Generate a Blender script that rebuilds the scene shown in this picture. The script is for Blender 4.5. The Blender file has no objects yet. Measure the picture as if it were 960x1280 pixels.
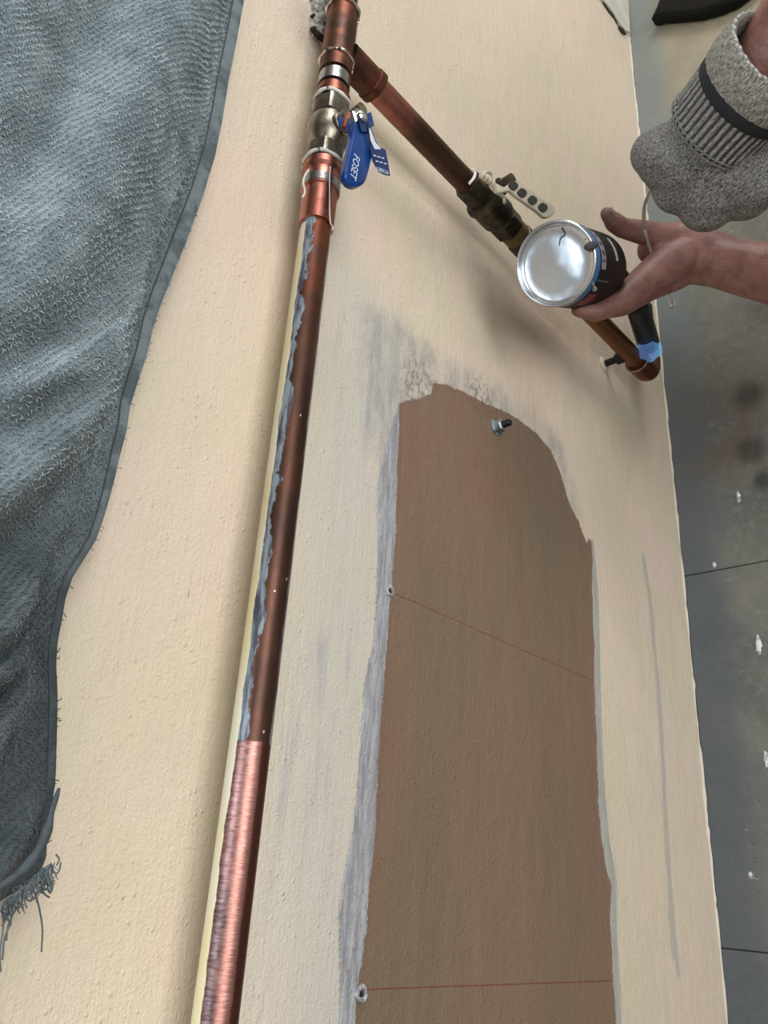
import bpy, bmesh, math, random
import numpy as np
from mathutils import Vector, Matrix, Quaternion
random.seed(7); RNG = np.random.default_rng(7)
SC = bpy.context.scene; COL = SC.collection

# ------------------------------------------------------------------ camera
F = 1007.0
D1 = Vector((141, -2271, F)).normalized()          # world +X (along the main pipe), in camera axes (right, down, forward)
D2 = Vector((1020, 510, F)).normalized()           # world down
N = D1.cross(D2).normalized()                      # world +Y (into the wall)
CAMP = Vector((0, -0.54, 1.35))                    # floor z=0, wall face y=0
def c2w(v): return Vector((D1.dot(v), N.dot(v), -D2.dot(v)))
cam_d = bpy.data.cameras.new('camera'); cam = bpy.data.objects.new('camera', cam_d); COL.objects.link(cam)
cam_d.sensor_fit = 'VERTICAL'; cam_d.sensor_height = 36; cam_d.lens = F/1280*36; cam_d.clip_start = .01
rx, ry, rz = c2w(Vector((1,0,0))), c2w(Vector((0,-1,0))), c2w(Vector((0,0,-1)))
M3 = Matrix((rx, ry, rz)).transposed()
cam.matrix_world = Matrix.Translation(CAMP) @ M3.to_4x4()
SC.camera = cam
def ray(px, py): return c2w(Vector(((px-480)/F, (py-640)/F, 1)))
def PD(px, py, z): return CAMP + ray(px, py)*z                       # at camera depth z
def PW(px, py, y=0.0): r = ray(px, py); return CAMP + r*((y-CAMP.y)/r.y)   # on the plane y
def PF(px, py, h=0.0): r = ray(px, py); return CAMP + r*((h-CAMP.z)/r.z)   # on the height h

# ------------------------------------------------------------------ light
W = bpy.data.worlds.new('world'); SC.world = W; W.use_nodes = True
W.node_tree.nodes['Background'].inputs[0].default_value = (.90, .94, 1.0, 1)
W.node_tree.nodes['Background'].inputs[1].default_value = .29
def area(name, loc, target, sx, sy, power, col):
    d = bpy.data.lights.new(name, 'AREA'); d.shape = 'RECTANGLE'; d.size = sx; d.size_y = sy; d.energy = power; d.color = col
    o = bpy.data.objects.new(name, d); COL.objects.link(o); o.location = loc
    o.rotation_euler = (Vector(target)-Vector(loc)).to_track_quat('-Z', 'Y').to_euler(); return o
area('open_doorway_daylight', (.55, -2.8, 1.9), (.5, 0, .7), 2.2, 1.6, 62, (.97, .985, 1.0))
area('added_overhead_light', (.28, -.32, 2.5), (.30, -.2, 0), 1.1, .6, 14, (.82, .92, 1.0))  # unseen overhead light, added to put a highlight in the canister base
area('far_window_daylight', (3.5, -1.5, 1.9), (1.2, 0, .8), 1.1, 1.1, 46, (1.0, .97, .94))
SC.view_settings.view_transform = 'Standard'; SC.view_settings.look = 'None'
SC.view_settings.exposure = 0.0; SC.view_settings.gamma = 1.0; SC.view_settings.use_curve_mapping = False

# ------------------------------------------------------------------ helpers
def srgb(r, g, b):
    f = lambda c: (c/255)/12.92 if c/255 <= .04045 else ((c/255+.055)/1.055)**2.4
    return (f(r), f(g), f(b), 1)
class NT:
    """tiny node builder"""
    def __init__(s, name, rough=.6, metal=0.0, col=None, spec=None):
        s.m = bpy.data.materials.new(name); s.m.use_nodes = True; s.t = s.m.node_tree; s.n = s.t.nodes
        s.b = s.n['Principled BSDF']; s.b.inputs['Roughness'].default_value = rough; s.b.inputs['Metallic'].default_value = metal
        if col: s.b.inputs['Base Color'].default_value = col
        if spec is not None: s.b.inputs['Specular IOR Level'].default_value = spec
        s.tc = s.n.new('ShaderNodeTexCoord'); s.obj = s.tc.outputs['Object']
    def put(s, inp, v):
        if isinstance(v, bpy.types.NodeSocket): s.t.links.new(v, inp)
        elif isinstance(inp.default_value, (int, float)): inp.default_value = v
        else: inp.default_value = tuple(v) if hasattr(v, '__len__') else (v,)*len(inp.default_value)
    def set(s, name, v): s.put(s.b.inputs[name], v)
    def math(s, op, a, b=0.0, c=None, clamp=False):
        n = s.n.new('ShaderNodeMath'); n.operation = op; n.use_clamp = clamp; s.put(n.inputs[0], a); s.put(n.inputs[1], b)
        if c is not None: s.put(n.inputs[2], c)
        return n.outputs[0]
    def map(s, vec=None, scale=(1,1,1), loc=(0,0,0), rot=(0,0,0)):
        n = s.n.new('ShaderNodeMapping'); s.put(n.inputs[0], vec or s.obj); n.inputs['Scale'].default_value = scale
        n.inputs['Location'].default_value = loc; n.inputs['Rotation'].default_value = rot; return n.outputs[0]
    def noise(s, scale, detail=3, rough=.5, vec=None, dist=0.0):
        n = s.n.new('ShaderNodeTexNoise'); s.put(n.inputs['Vector'], vec or s.obj); n.inputs['Scale'].default_value = scale
        n.inputs['Detail'].default_value = detail; n.inputs['Roughness'].default_value = rough; n.inputs['Distortion'].default_value = dist
        return n.outputs[0]
    def vor(s, scale, vec=None, feature='F1', out=0):
        n = s.n.new('ShaderNodeTexVoronoi'); n.feature = feature; s.put(n.inputs['Vector'], vec or s.obj); n.inputs['Scale'].default_value = scale
        return n.outputs[out]
    def attr(s, name):
        n = s.n.new('ShaderNodeAttribute'); n.attribute_name = name; return n.outputs['Fac']
    def ramp(s, fac, stops, interp='LINEAR'):
        n = s.n.new('ShaderNodeValToRGB'); n.color_ramp.interpolation = interp; e = n.color_ramp.elements
        while len(e) < len(stops): e.new(.5)
        for k, (p, c) in enumerate(stops):
            e[k].position = p; e[k].color = c if hasattr(c, '__len__') else (c, c, c, 1)
        s.put(n.inputs[0], fac); return n.outputs[0]
    def step(s, v, lo, hi):
        n = s.n.new('ShaderNodeMapRange'); n.interpolation_type = 'SMOOTHSTEP'; s.put(n.inputs[0], v); n.inputs[1].default_value = lo; n.inputs[2].default_value = hi
        return n.outputs[0]
    def mix(s, f, a, b, blend='MIX'):
        n = s.n.new('ShaderNodeMix'); n.data_type = 'RGBA'; n.blend_type = blend
        s.put(n.inputs[0], f); s.put(n.inputs[6], a); s.put(n.inputs[7], b); return n.outputs[2]
    def bump(s, h, strength=.3, dist=.001, prev=None):
        n = s.n.new('ShaderNodeBump'); n.inputs['Strength'].default_value = strength; n.inputs['Distance'].default_value = dist
        s.put(n.inputs['Height'], h)
        if prev is not None: s.put(n.inputs['Normal'], prev)
        s.put(s.b.inputs['Normal'], n.outputs[0]); return n.outputs[0]
    def sep(s, vec=None):
        n = s.n.new('ShaderNodeSeparateXYZ'); s.put(n.inputs[0], vec or s.obj); return n.outputs
    def blob(s, c, r0, r1, sc=(1,1,1)):
        """1 within r0 of world point c, fading to 0 at r1"""
        v = s.map(scale=sc, loc=tuple(-c[i]*sc[i] for i in range(3)))
        n = s.n.new('ShaderNodeVectorMath'); n.operation = 'LENGTH'; s.put(n.inputs[0], v)
        return s.math('SUBTRACT', 1.0, s.step(n.outputs['Value'], r0, r1))

def mesh_obj(name, verts, faces, mat=None, parent=None, smooth=True, attrs=None):
    me = bpy.data.meshes.new(name)
    verts = np.asarray(verts, np.float32).reshape(-1, 3)
    if isinstance(faces, np.ndarray):
        k = faces.shape[1]; nf = len(faces)
        me.vertices.add(len(verts)); me.vertices.foreach_set('co', verts.ravel())
        me.loops.add(nf*k); me.loops.foreach_set('vertex_index', faces.astype(np.int32).ravel())
        me.polygons.add(nf); me.polygons.foreach_set('loop_start', np.arange(0, nf*k, k, dtype=np.int32))
        me.update(calc_edges=True)
    else:
        me.from_pydata(verts.tolist(), [], faces); me.update()
    if attrs:
        for a, v in attrs.items():
            at = me.attributes.new(a, 'FLOAT', 'POINT'); at.data.foreach_set('value', np.asarray(v, np.float32))
    me.polygons.foreach_set('use_smooth', [smooth]*len(me.polygons))
    if mat: me.materials.append(mat)
    o = bpy.data.objects.new(name, me); COL.objects.link(o)
    if parent: o.parent = parent
    return o
def tag(o, label=None, cat=None, group=None, kind=None):
    for k, v in (('label', label), ('category', cat), ('group', group), ('kind', kind)):
        if v: o[k] = v
    return o
class MB:
    """collects tubes, lathes, boxes into one mesh"""
    def __init__(s): s.v = []; s.f = []; s.phi = []; s.s = []
    def add(s, vs, fs, phi=None, ss=None):
        b = len(s.v); s.v += [tuple(v) for v in vs]; s.f += [tuple(i+b for i in f) for f in fs]
        s.phi += list(phi) if phi is not None else [0]*len(vs); s.s += list(ss) if ss is not None else [0]*len(vs); return s
    def tube(s, pts, rad, segs=24, cap=True, ref=Vector((0,0,1)), fn=None):
        """phi = degrees from ref around the path; s = metres along it. fn(phi,s,r)->r"""
        pts = [Vector(p) for p in pts]; n = len(pts)
        if not hasattr(rad, '__len__'): rad = [rad]*n
        vs, fs, ph, sl = [], [], [], []; L = 0
        rr = Vector(ref)
        for i, p in enumerate(pts):
            t = (pts[min(i+1, n-1)]-pts[max(i-1, 0)])
            if t.length < 1e-9: t = (pts[-1]-pts[0])
            t.normalize()
            a = (rr - t*rr.dot(t))
            if a.length < 1e-4: a = t.orthogonal()
            a.normalize(); rr = a; b = t.cross(a)
            if b.y > 0 and ref == Vector((0,0,1)) and abs(t.y) < .9: b = -b
            if i: L += (p-pts[i-1]).length
            for k in range(segs):
                g = 2*math.pi*k/segs - math.pi
                r = rad[i] if fn is None else fn(math.degrees(g), L, rad[i])
                vs.append(p + a*(math.cos(g)*r) + b*(math.sin(g)*r)); ph.append(math.degrees(g)); sl.append(L)
        for i in range(n-1):
            for k in range(segs):
                k2 = (k+1) % segs
                fs.append((i*segs+k, i*segs+k2, (i+1)*segs+k2, (i+1)*segs+k))
        if cap:
            fs.append(tuple(reversed(range(segs)))); fs.append(tuple((n-1)*segs+k for k in range(segs)))
        return s.add(vs, fs, ph, sl)
    def lathe(s, p, d, prof, segs=32, ref=Vector((0,0,1)), fn=None, cap=True):
        """profile [(distance along d, radius)]"""
        p = Vector(p); d = Vector(d).normalized()
        a = (Vector(ref)-d*Vector(ref).dot(d))
        if a.length < 1e-4: a = d.orthogonal()
        a.normalize(); b = d.cross(a); vs, fs, ph, sl = [], [], [], []
        for (t, r) in prof:
            for k in range(segs):
                g = 2*math.pi*k/segs; r2 = r if fn is None else fn(g, t, r)
                vs.append(p+d*t+a*(math.cos(g)*r2)+b*(math.sin(g)*r2)); ph.append(math.degrees(g)); sl.append(t)
        for i in range(len(prof)-1):
            for k in range(segs):
                k2 = (k+1) % segs; fs.append((i*segs+k, i*segs+k2, (i+1)*segs+k2, (i+1)*segs+k))
        if cap and prof[0][1] > 1e-5: fs.append(tuple(reversed(range(segs))))
        if cap and prof[-1][1] > 1e-5: fs.append(tuple((len(prof)-1)*segs+k for k in range(segs)))
        return s.add(vs, fs, ph, sl)
    def prism(s, poly, off, inset=0.0):
        """closed polygon of world points extruded by the vector off, with a chamfered edge on the far side"""
        n = len(poly); c = sum((Vector(p) for p in poly), Vector())/n; off = Vector(off)
        L0 = [Vector(p) for p in poly]
        if inset:
            L1 = [p+off*.15 for p in L0]; L2 = [p+off*.8 for p in L0]; L3 = [c+(p-c)*(1-inset)+off for p in L0]
            L0 = [c+(p-c)*(1-inset*.7) for p in L0]; lay = [L0, L1, L2, L3]
        else: lay = [L0, [p+off for p in L0]]
        vs = sum(lay, []); fs = [tuple(range(n)), tuple(reversed([(len(lay)-1)*n+k for k in range(n)]))]
        for i in range(len(lay)-1):
            for k in range(n):
                k2 = (k+1) % n; fs.append((i*n+k2, i*n+k, (i+1)*n+k, (i+1)*n+k2))
        return s.add(vs, fs)
    def build(s, name, mat, parent=None, smooth=True, bevel=0.0, sharp=35):
        o = mesh_obj(name, s.v, s.f, mat, parent, smooth, {'phi': s.phi, 'len': s.s})
        bm = bmesh.new(); bm.from_mesh(o.data); bmesh.ops.recalc_face_normals(bm, faces=bm.faces)
        for e in bm.edges:
            if len(e.link_faces) == 2 and e.calc_face_angle(0) > math.radians(sharp): e.smooth = False
        bm.to_mesh(o.data); bm.free()
        if bevel:
            m = o.modifiers.new('bevel', 'BEVEL'); m.width = bevel; m.segments = 3; m.limit_method = 'ANGLE'
            m.angle_limit = math.radians(30)
        return o
def empty(name, loc=(0,0,0)):
    o = bpy.data.objects.new(name, None); COL.objects.link(o); o.empty_display_size = .02; return o
def smoothpath(pts, k=6):
    """Catmull-Rom through points (any dimension tuples)"""
    P = [np.array(p, float) for p in pts]; P = [2*P[0]-P[1]]+P+[2*P[-1]-P[-2]]; out = []
    for i in range(1, len(P)-2):
        for j in range(k):
            t = j/k; a, b, c, d = P[i-1], P[i], P[i+1], P[i+2]
            out.append(.5*((2*b)+(-a+c)*t+(2*a-5*b+4*c-d)*t*t+(-a+3*b-3*c+d)*t**3))
    out.append(P[-2]); return out
def capsules(name, caps, voxel, mat, parent=None, smooth=8, extra=None, prot=None):
    """smoothly joined tapered capsules -> one continuous surface"""
    bm = bmesh.new()
    for (a, b, ra, rb) in caps:
        a, b = Vector(a), Vector(b); d = b-a; L = max(d.length, 1e-5); q = Vector((0,0,1)).rotation_difference(d)
        rings = []
        for j in range(9):
            h = -math.pi/2+math.pi/2*j/8; rings.append((ra*math.sin(h), ra*math.cos(h)))
        for j in range(9):
            h = math.pi/2*j/8; rings.append((L+rb*math.sin(h), rb*math.cos(h)))
        vs = [[bm.verts.new(a+q@Vector((r*math.cos(2*math.pi*k/20), r*math.sin(2*math.pi*k/20), z))) for k in range(20)] if r > 1e-6 else
              [bm.verts.new(a+q@Vector((0,0,z)))] for z, r in rings]
        for u, v in zip(vs, vs[1:]):
            for k in range(20):
                k2 = (k+1) % 20
                if len(u) == 1: bm.faces.new((u[0], v[k2], v[k]))
                elif len(v) == 1: bm.faces.new((u[k], u[k2], v[0]))
                else: bm.faces.new((u[k], u[k2], v[k2], v[k]))
    me = bpy.data.meshes.new(name); bm.to_mesh(me); bm.free()
    o = bpy.data.objects.new(name, me); COL.objects.link(o)
    m = o.modifiers.new('remesh', 'REMESH'); m.mode = 'VOXEL'; m.voxel_size = voxel; m.use_smooth_shade = True
    m = o.modifiers.new('smooth', 'SMOOTH'); m.factor = .6; m.iterations = smooth
    dg = bpy.context.evaluated_depsgraph_get(); me2 = bpy.data.meshes.new_from_object(o.evaluated_get(dg))
    o.modifiers.clear(); o.data = me2; me2.name = name
    me2.materials.clear(); me2.materials.append(mat); me2.polygons.foreach_set('use_smooth', [True]*len(me2.polygons))
    if parent: o.parent = parent
    return o
def seg_dist(X, Z, poly, closed=True):
    """unsigned distance of grid points to a polyline (world x,z)"""
    d = np.full(X.shape, 1e9); n = len(poly)
    for i in range(n if closed else n-1):
        ax, az = poly[i]; bx, bz = poly[(i+1) % n]; vx, vz = bx-ax, bz-az; L = vx*vx+vz*vz+1e-12
        t = np.clip(((X-ax)*vx+(Z-az)*vz)/L, 0, 1); d = np.minimum(d, np.hypot(X-ax-t*vx, Z-az-t*vz))
    return d
def sdf(X, Z, poly):
    """signed distance, positive inside"""
    d = seg_dist(X, Z, poly); ins = np.zeros(X.shape, bool); n = len(poly)
    for i in range(n):
        ax, az = poly[i]; bx, bz = poly[(i+1) % n]
        c = ((az > Z) != (bz > Z)) & (X < (bx-ax)*(Z-az)/((bz-az) if abs(bz-az) > 1e-12 else 1e-12)+ax); ins ^= c
    return np.where(ins, d, -d)
def wxz(pts, y=0.0): return [(PW(a, b, y).x, PW(a, b, y).z) for a, b in pts]
def fbm(X, Z, scale, seed, octs=3):
    """cheap smooth value noise in [-1,1]"""
    out = np.zeros(X.shape); amp = 1; tot = 0
    for o in range(octs):
        r = np.random.default_rng(seed+o); G = r.uniform(-1, 1, (64, 64)); x = X*scale*2**o; z = Z*scale*2**o
        xi, zi = np.floor(x).astype(int), np.floor(z).astype(int); fx, fz = x-xi, z-zi; fx = fx*fx*(3-2*fx); fz = fz*fz*(3-2*fz)
        g = lambda a, b: G[a % 64, b % 64]
        out += amp*((g(xi,zi)*(1-fx)+g(xi+1,zi)*fx)*(1-fz)+(g(xi,zi+1)*(1-fx)+g(xi+1,zi+1)*fx)*fz); tot += amp; amp *= .5
    return out/tot

# ------------------------------------------------------------------ wall
BROWN = [(443,1300),(447,1235),(458,1165),(462,1100),(470,1030),(472,960),(478,870),(484,800),(489,740),(493,690),(495,640),(496,590),(499,540),(499,503),
 (520,499),(538,493),(541,479),(560,481),(580,490),(610,506),(630,514),(650,526),(672,543),(688,562),(698,585),(706,610),(712,630),(722,650),(733,678),(739,672),
 (741,700),(740,740),(743,800),(743,860),(746,920),(747,960),(750,1020),(757,1080),(765,1108),(763,1150),(765,1200),(770,1300),(776,1420),(430,1420)]
GREY = [(499,505),(490,530),(478,575),(472,600),(472,680),(470,740),(466,800),(455,860),(450,930),(445,1000),(436,1060),(427,1110),(423,1150),(424,1200),(424,1250),(424,1420),
 (460,1420),(470,1235),(480,1165),(500,1000),(510,740),(520,560)]
WASH = [(455,395),(480,400),(520,425),(560,455),(620,490),(680,530),(700,560),(720,640),(700,640),(660,560),(600,530),(520,530),(500,560),(470,560),(462,480)]
RIGHTBAND = [(734,672),(742,676),(748,740),(750,800),(752,900),(756,980),(762,1050),(771,1100),(772,1180),(776,1240),(778,1420),(740,1420),(735,900),(730,760)]
STREAK = [(804,697),(811,740),(816,790),(822,850),(827,930),(831,1000),(834,1060),(838,1110),(842,1160),(848,1215)]
STREAK2 = [(838,1140),(842,1195)]
def axis(lo, a, b, hi, fine, coarse):
    return np.concatenate([np.arange(lo, a, coarse), np.arange(a, b, fine), np.arange(b, hi+coarse, coarse)])
xs = axis(-1.5, -.30, 2.2, 4.0, .004, .1); zs = axis(0, 0, 1.22, 2.6, .004, .1)
X, Z = np.meshgrid(xs, zs, indexing='ij'); nx, nz = X.shape
Y = .0012*fbm(X, Z, 9, 1) + .0005*fbm(X*.4, Z, 60, 5, 2)
Y += np.where(Z < .012, 0, 0)
sb = sdf(X, Z, wxz(BROWN)); sg = sdf(X, Z, wxz(GREY)); sw = sdf(X, Z, wxz(WASH)); sr = sdf(X, Z, wxz(RIGHTBAND))
st = .0075*(1+.4*fbm(X, Z, 12, 9))-seg_dist(X, Z, wxz(STREAK), False); st2 = .006-seg_dist(X, Z, wxz(STREAK2), False)
pipeaxis_d = seg_dist(X, Z, wxz([(268,1280),(396,300),(428,0)], 0), False)
Y += np.clip(sb/.004, 0, 1)*.0006
idx = np.arange(nx*nz).reshape(nx, nz)
fc = np.stack([idx[:-1,:-1], idx[1:,:-1], idx[1:,1:], idx[:-1,1:]], -1).reshape(-1, 4)
m = NT('painted_wall', .48)
strk = m.map(scale=(.12, 1, 1)); warp = m.noise(9, 4, .6)
n_fine = m.math('MULTIPLY', m.math('SUBTRACT', m.noise(480, 4, .8, m.map(scale=(.6,1,1))), .5), .0115)
n_edge = m.math('ADD', n_fine, m.math('ADD', m.math('MULTIPLY', m.math('SUBTRACT', m.noise(170, 4, .7, strk), .5), .010), m.math('MULTIPLY', m.math('SUBTRACT', m.noise(45, 3, .6), .5), .005)))
big = m.noise(3.2, 3, .5); mid = m.noise(11, 4, .55, m.map(loc=(3,1,2), scale=(.45,1,1)))
base = m.ramp(big, [(.30, srgb(230,208,186)), (.46, srgb(228,211,190)), (.58, srgb(224,211,184)), (.72, srgb(231,208,192))])
base = m.mix(m.math('MULTIPLY', m.step(mid, .50, .68), .45), base, srgb(214,206,186))
# cooler thin wash between the pipe and the brown field
xyz = m.sep()
pale = m.attr('pale')
base = m.mix(m.math('MULTIPLY', pale, m.math('ADD', .45, m.math('MULTIPLY', m.noise(70, 3, .6, strk), .55))), base, srgb(205,202,192))
streaks = m.math('MULTIPLY', m.step(m.noise(48, 4, .68, m.map(scale=(.07,1,1), loc=(5,0,0))), .50, .62), m.step(m.noise(9, 3, .6, m.map(loc=(2,7,1), scale=(.5,1,1))), .42, .58))
base = m.mix(m.math('MULTIPLY', m.math('MULTIPLY', streaks, m.math('ADD', pale, .06)), .62, clamp=True), base, srgb(166,170,174))
# pinhole specks
spk = m.math('LESS_THAN', m.vor(38), .02)
brown = m.mix(m.step(m.noise(5, 3, .5, m.map(scale=(.3,1,1))), .35, .7), srgb(138,110,91), srgb(124,108,88))
brown = m.mix(m.math('MULTIPLY', m.step(m.noise(60, 3, .6, m.map(scale=(.04,1,1))), .5, .7), .25), brown, srgb(146,122,104))
brown = m.mix(m.math('MULTIPLY', m.step(m.noise(7, 2, .5, m.map(loc=(9,0,4), scale=(.5,1,1))), .56, .72), .35), brown, srgb(134,96,82))
greyc = m.mix(m.step(m.noise(160, 4, .7, strk), .35, .65), srgb(146,146,152), srgb(186,187,190)); greyc = m.mix(m.math('MULTIPLY', m.step(m.noise(330, 4, .75, m.map(scale=(.35,1,1))), .55, .62), m.math('ADD', .25, m.math('MULTIPLY', m.step(m.noise(14,3), .45, .6), .5))), greyc, srgb(140,124,114))
aw = m.math('ADD', m.attr('wash'), m.math('MULTIPLY', m.math('SUBTRACT', m.noise(60, 4, .7, m.map(scale=(.5,1,1))), .5), .05))
base = m.mix(m.math('MULTIPLY', m.math('MULTIPLY', m.step(aw, -.030, .016), m.math('ADD', .35, m.math('MULTIPLY', m.step(m.noise(35,4,.7,m.map(scale=(.35,1,1))), .42, .6), .6))), .72), base, srgb(158,158,158))
base = m.mix(m.math('MULTIPLY', m.step(m.math('ADD', m.attr('streak'), m.math('MULTIPLY', n_edge, .35)), -.003, .003), .6), base, srgb(176,175,172))
base = m.mix(m.step(m.math('ADD', m.attr('right'), m.math('MULTIPLY', n_edge, .5)), -.001, .001), base, m.mix(m.noise(80, 3, .6, strk), srgb(150,150,150), srgb(206,204,190)))
base = m.mix(m.step(m.math('ADD', m.attr('grey'), n_edge), -.0012, .0012), base, greyc)
bmask = m.step(m.math('ADD', m.attr('brown'), m.math('MULTIPLY', n_edge, .8)), -.0004, .0004)
base = m.mix(bmask, base, brown)
sm = m.math('MULTIPLY', m.blob(PW(525,488), .012, .055, (.8,1,1)), m.step(m.noise(130,4,.75,m.map(scale=(.5,1,1))), .47, .56)); base = m.mix(m.math('MULTIPLY', sm, .7), base, srgb(126,116,110))
sm = m.math('MULTIPLY', m.blob(PW(600,498), .01, .05, (1,1,1)), m.step(m.noise(150,4,.75,m.map(scale=(.5,1,1),loc=(4,0,2))), .50, .56)); base = m.mix(m.math('MULTIPLY', sm, .6), base, srgb(104,92,86))
# two faint red ruled lines across the brown field
wr = m.math('MULTIPLY', m.math('SUBTRACT', m.noise(60, 2), .5), .0012)
rl = lambda a, w: m.math('SUBTRACT', 1.0, m.step(m.math('ABSOLUTE', m.math('ADD', m.attr(a), wr)), w*.4, w))
red = m.math('MULTIPLY', m.math('MAXIMUM', rl('redupper', .0009), rl('redlower', .0010)), m.step(m.noise(90, 3, .7), .25, .42))
red = m.math('MULTIPLY', red, bmask)
base = m.mix(m.math('MULTIPLY', red, .75), base, srgb(120,58,44))
# smoke-darkened, purplish stain around the chipped hole and a cream rub near the top
stn = m.blob(PW(395,45), .01, .07, (1,1,1.2)); base = m.mix(m.math('MULTIPLY', stn, m.math('MULTIPLY', m.noise(40,3), .9)), base, srgb(164,146,146))
base = m.mix(m.math('MULTIPLY', spk, m.step(m.noise(6, 2), .55, .6)), base, srgb(120,110,96))
# scratch marks on the bare wall
for a, b in (((241,712),(228,780)), ((812,1220),(810,1228))):
    pass
base = m.mix(m.math('MULTIPLY', m.step(m.math('ADD', m.attr('scratch'), m.math('MULTIPLY', m.noise(200,2), .0010)), -.0001, .0003), .8), base, srgb(80,66,58))
m.set('Base Color', base); m.set('Roughness', m.math('ADD', .38, m.math('MULTIPLY', m.noise(30, 2), .2)))
h = m.math('ADD', m.math('MULTIPLY', m.noise(340, 3, .6, m.map(scale=(.8,1,1))), .5), m.math('MULTIPLY', m.noise(90, 3, .6), .7))
h = m.math('ADD', h, m.math('MULTIPLY', m.noise(520, 2, .5), .45))
h = m.math('ADD', h, m.math('MULTIPLY', m.math('SUBTRACT', 1.0, m.step(m.vor(120), .05, .26)), m.math('MULTIPLY', m.step(m.noise(18,3,.6), .42, .6), .5)))
h = m.math('ADD', h, m.math('MULTIPLY', m.noise(220, 3, .6, m.map(scale=(.06,1,1))), .5))
m.bump(h, .80, .0018); WALL = m.m
def linedist(p, q):
    (ax, az), (bx, bz) = wxz([p, q]); L = math.hypot(bx-ax, bz-az); return np.clip(((X-ax)*(bz-az)-(Z-az)*(bx-ax))/L, -.1, .1)
red1 = linedist((490,740),(735,848)); red2 = linedist((456,1237),(765,1226))
scr = np.maximum(-seg_dist(X, Z, wxz([(241,712),(236,745),(228,780)]), False), -seg_dist(X, Z, wxz([(791,1222),(793,1228)]), False))
PALE = wxz([(420,300),(395,420),(375,640),(345,850),(325,1100),(310,1420),(450,1420),(470,1000),(495,640),(520,470),(480,380)])
pale_a = np.clip(.5+sdf(X, Z, PALE)/.09, 0, 1)
wall = mesh_obj('wall_back', np.stack([X, Y, Z], -1).reshape(-1, 3), fc, WALL, attrs={'brown': sb.ravel(), 'grey': sg.ravel(), 'wash': sw.ravel(), 'right': sr.ravel(),
    'streak': np.maximum(st, st2).ravel(), 'redupper': red1.ravel(), 'redlower': red2.ravel(), 'scratch': scr.ravel(), 'pale': pale_a.ravel()})
tag(wall, 'cream painted wall with an unpainted brown field left in its middle', kind='structure')

# wall body behind the painted face (so the place is solid from the side)
b = MB(); b.prism([Vector((-1.5,.004,0)),Vector((4,.004,0)),Vector((4,.004,2.6)),Vector((-1.5,.004,2.6))], (0,.12,0)); b.build('wall_core', WALL, wall, False)

sw_m = NT('side_wall_paint', .6, 0, srgb(150,140,126)).m
q = MB(); q.prism([Vector((-1.0,.004,0)),Vector((-1.0,-3.0,0)),Vector((-1.0,-3.0,2.6)),Vector((-1.0,.004,2.6))], (-.1,0,0)); tag(q.build('wall_near', sw_m, None, False), 'plain side wall of the room behind the viewpoint', kind='structure')
q = MB(); q.prism([Vector((-1.0,.12,2.6)),Vector((4,.12,2.6)),Vector((4,-3.0,2.6)),Vector((-1.0,-3.0,2.6))], (0,0,.1)); tag(q.build('ceiling', sw_m, None, False), 'plain ceiling above the pipe wall', kind='structure')
# ------------------------------------------------------------------ floor
m = NT('stained_concrete', .55)
c = m.ramp(m.noise(6, 5, .6), [(.3, srgb(84,86,84)), (.5, srgb(104,106,100)), (.7, srgb(122,122,112))])
c = m.mix(m.math('MULTIPLY', m.step(m.noise(60, 5, .7), .45, .7), .35), c, srgb(142,144,142))
xyz = m.sep()
far = m.step(m.math('ADD', xyz[0], m.math('MULTIPLY', m.noise(5,4,.6), .5)), 1.2, 2.1); c = m.mix(m.math('MULTIPLY', far, .8), c, m.ramp(m.noise(10,4,.6), [(.35, srgb(150,144,126)), (.65, srgb(168,160,138))]))
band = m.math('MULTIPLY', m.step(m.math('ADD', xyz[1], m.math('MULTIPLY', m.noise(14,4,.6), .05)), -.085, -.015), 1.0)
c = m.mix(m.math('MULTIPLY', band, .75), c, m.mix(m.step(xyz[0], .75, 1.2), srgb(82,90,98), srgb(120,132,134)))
brn = m.math('MULTIPLY', m.blob(PF(940,540), .02, .22), m.step(m.noise(12,4,.6), .35, .65)); c = m.mix(m.math('MULTIPLY', brn, .75), c, srgb(86,72,60))
for (px, py, r) in ((936,494,.045), (940,562,.042), (955,600,.03)):
    bl = m.math('MULTIPLY', m.blob(PF(px,py), r*.2, r), m.math('ADD', .6, m.math('MULTIPLY', m.noise(50,3), .6)), clamp=True); c = m.mix(m.math('MULTIPLY', bl, .85, clamp=True), c, srgb(42,38,36))
pits = m.math('MULTIPLY', m.math('LESS_THAN', m.vor(70), .10), m.step(m.noise(9,2), .5, .6)); c = m.mix(m.math('MULTIPLY', pits, .7), c, srgb(60,62,62))
c = m.mix(m.math('MULTIPLY', m.math('MULTIPLY', m.step(m.noise(50, 4, .7, m.map(scale=(1,.35,1), rot=(0,0,.6))), .64, .70), m.step(m.noise(7,2), .5, .62)), .6), c, srgb(176,180,178))
m.set('Base Color', c); m.set('Roughness', m.math('ADD', .42, m.math('MULTIPLY', m.noise(15,3), .3)))
m.bump(m.math('ADD', m.noise(180, 4, .6), m.math('MULTIPLY', m.noise(25,3), .8)), .35, .002); FLOOR = m.m
fl = MB(); fl.prism([Vector((-1.5,.12,-.012)),Vector((-1.5,-3,-.012)),Vector((4,-3,-.012)),Vector((4,.12,-.012))], (0,0,-.1))
m = NT('joint_dirt', .9, col=srgb(62,62,60)); JOINT = m.m
floor = fl.build('floor', JOINT, None, False); tag(floor, 'grey concrete floor of slabs with dirty stains and joints', kind='structure')
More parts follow.
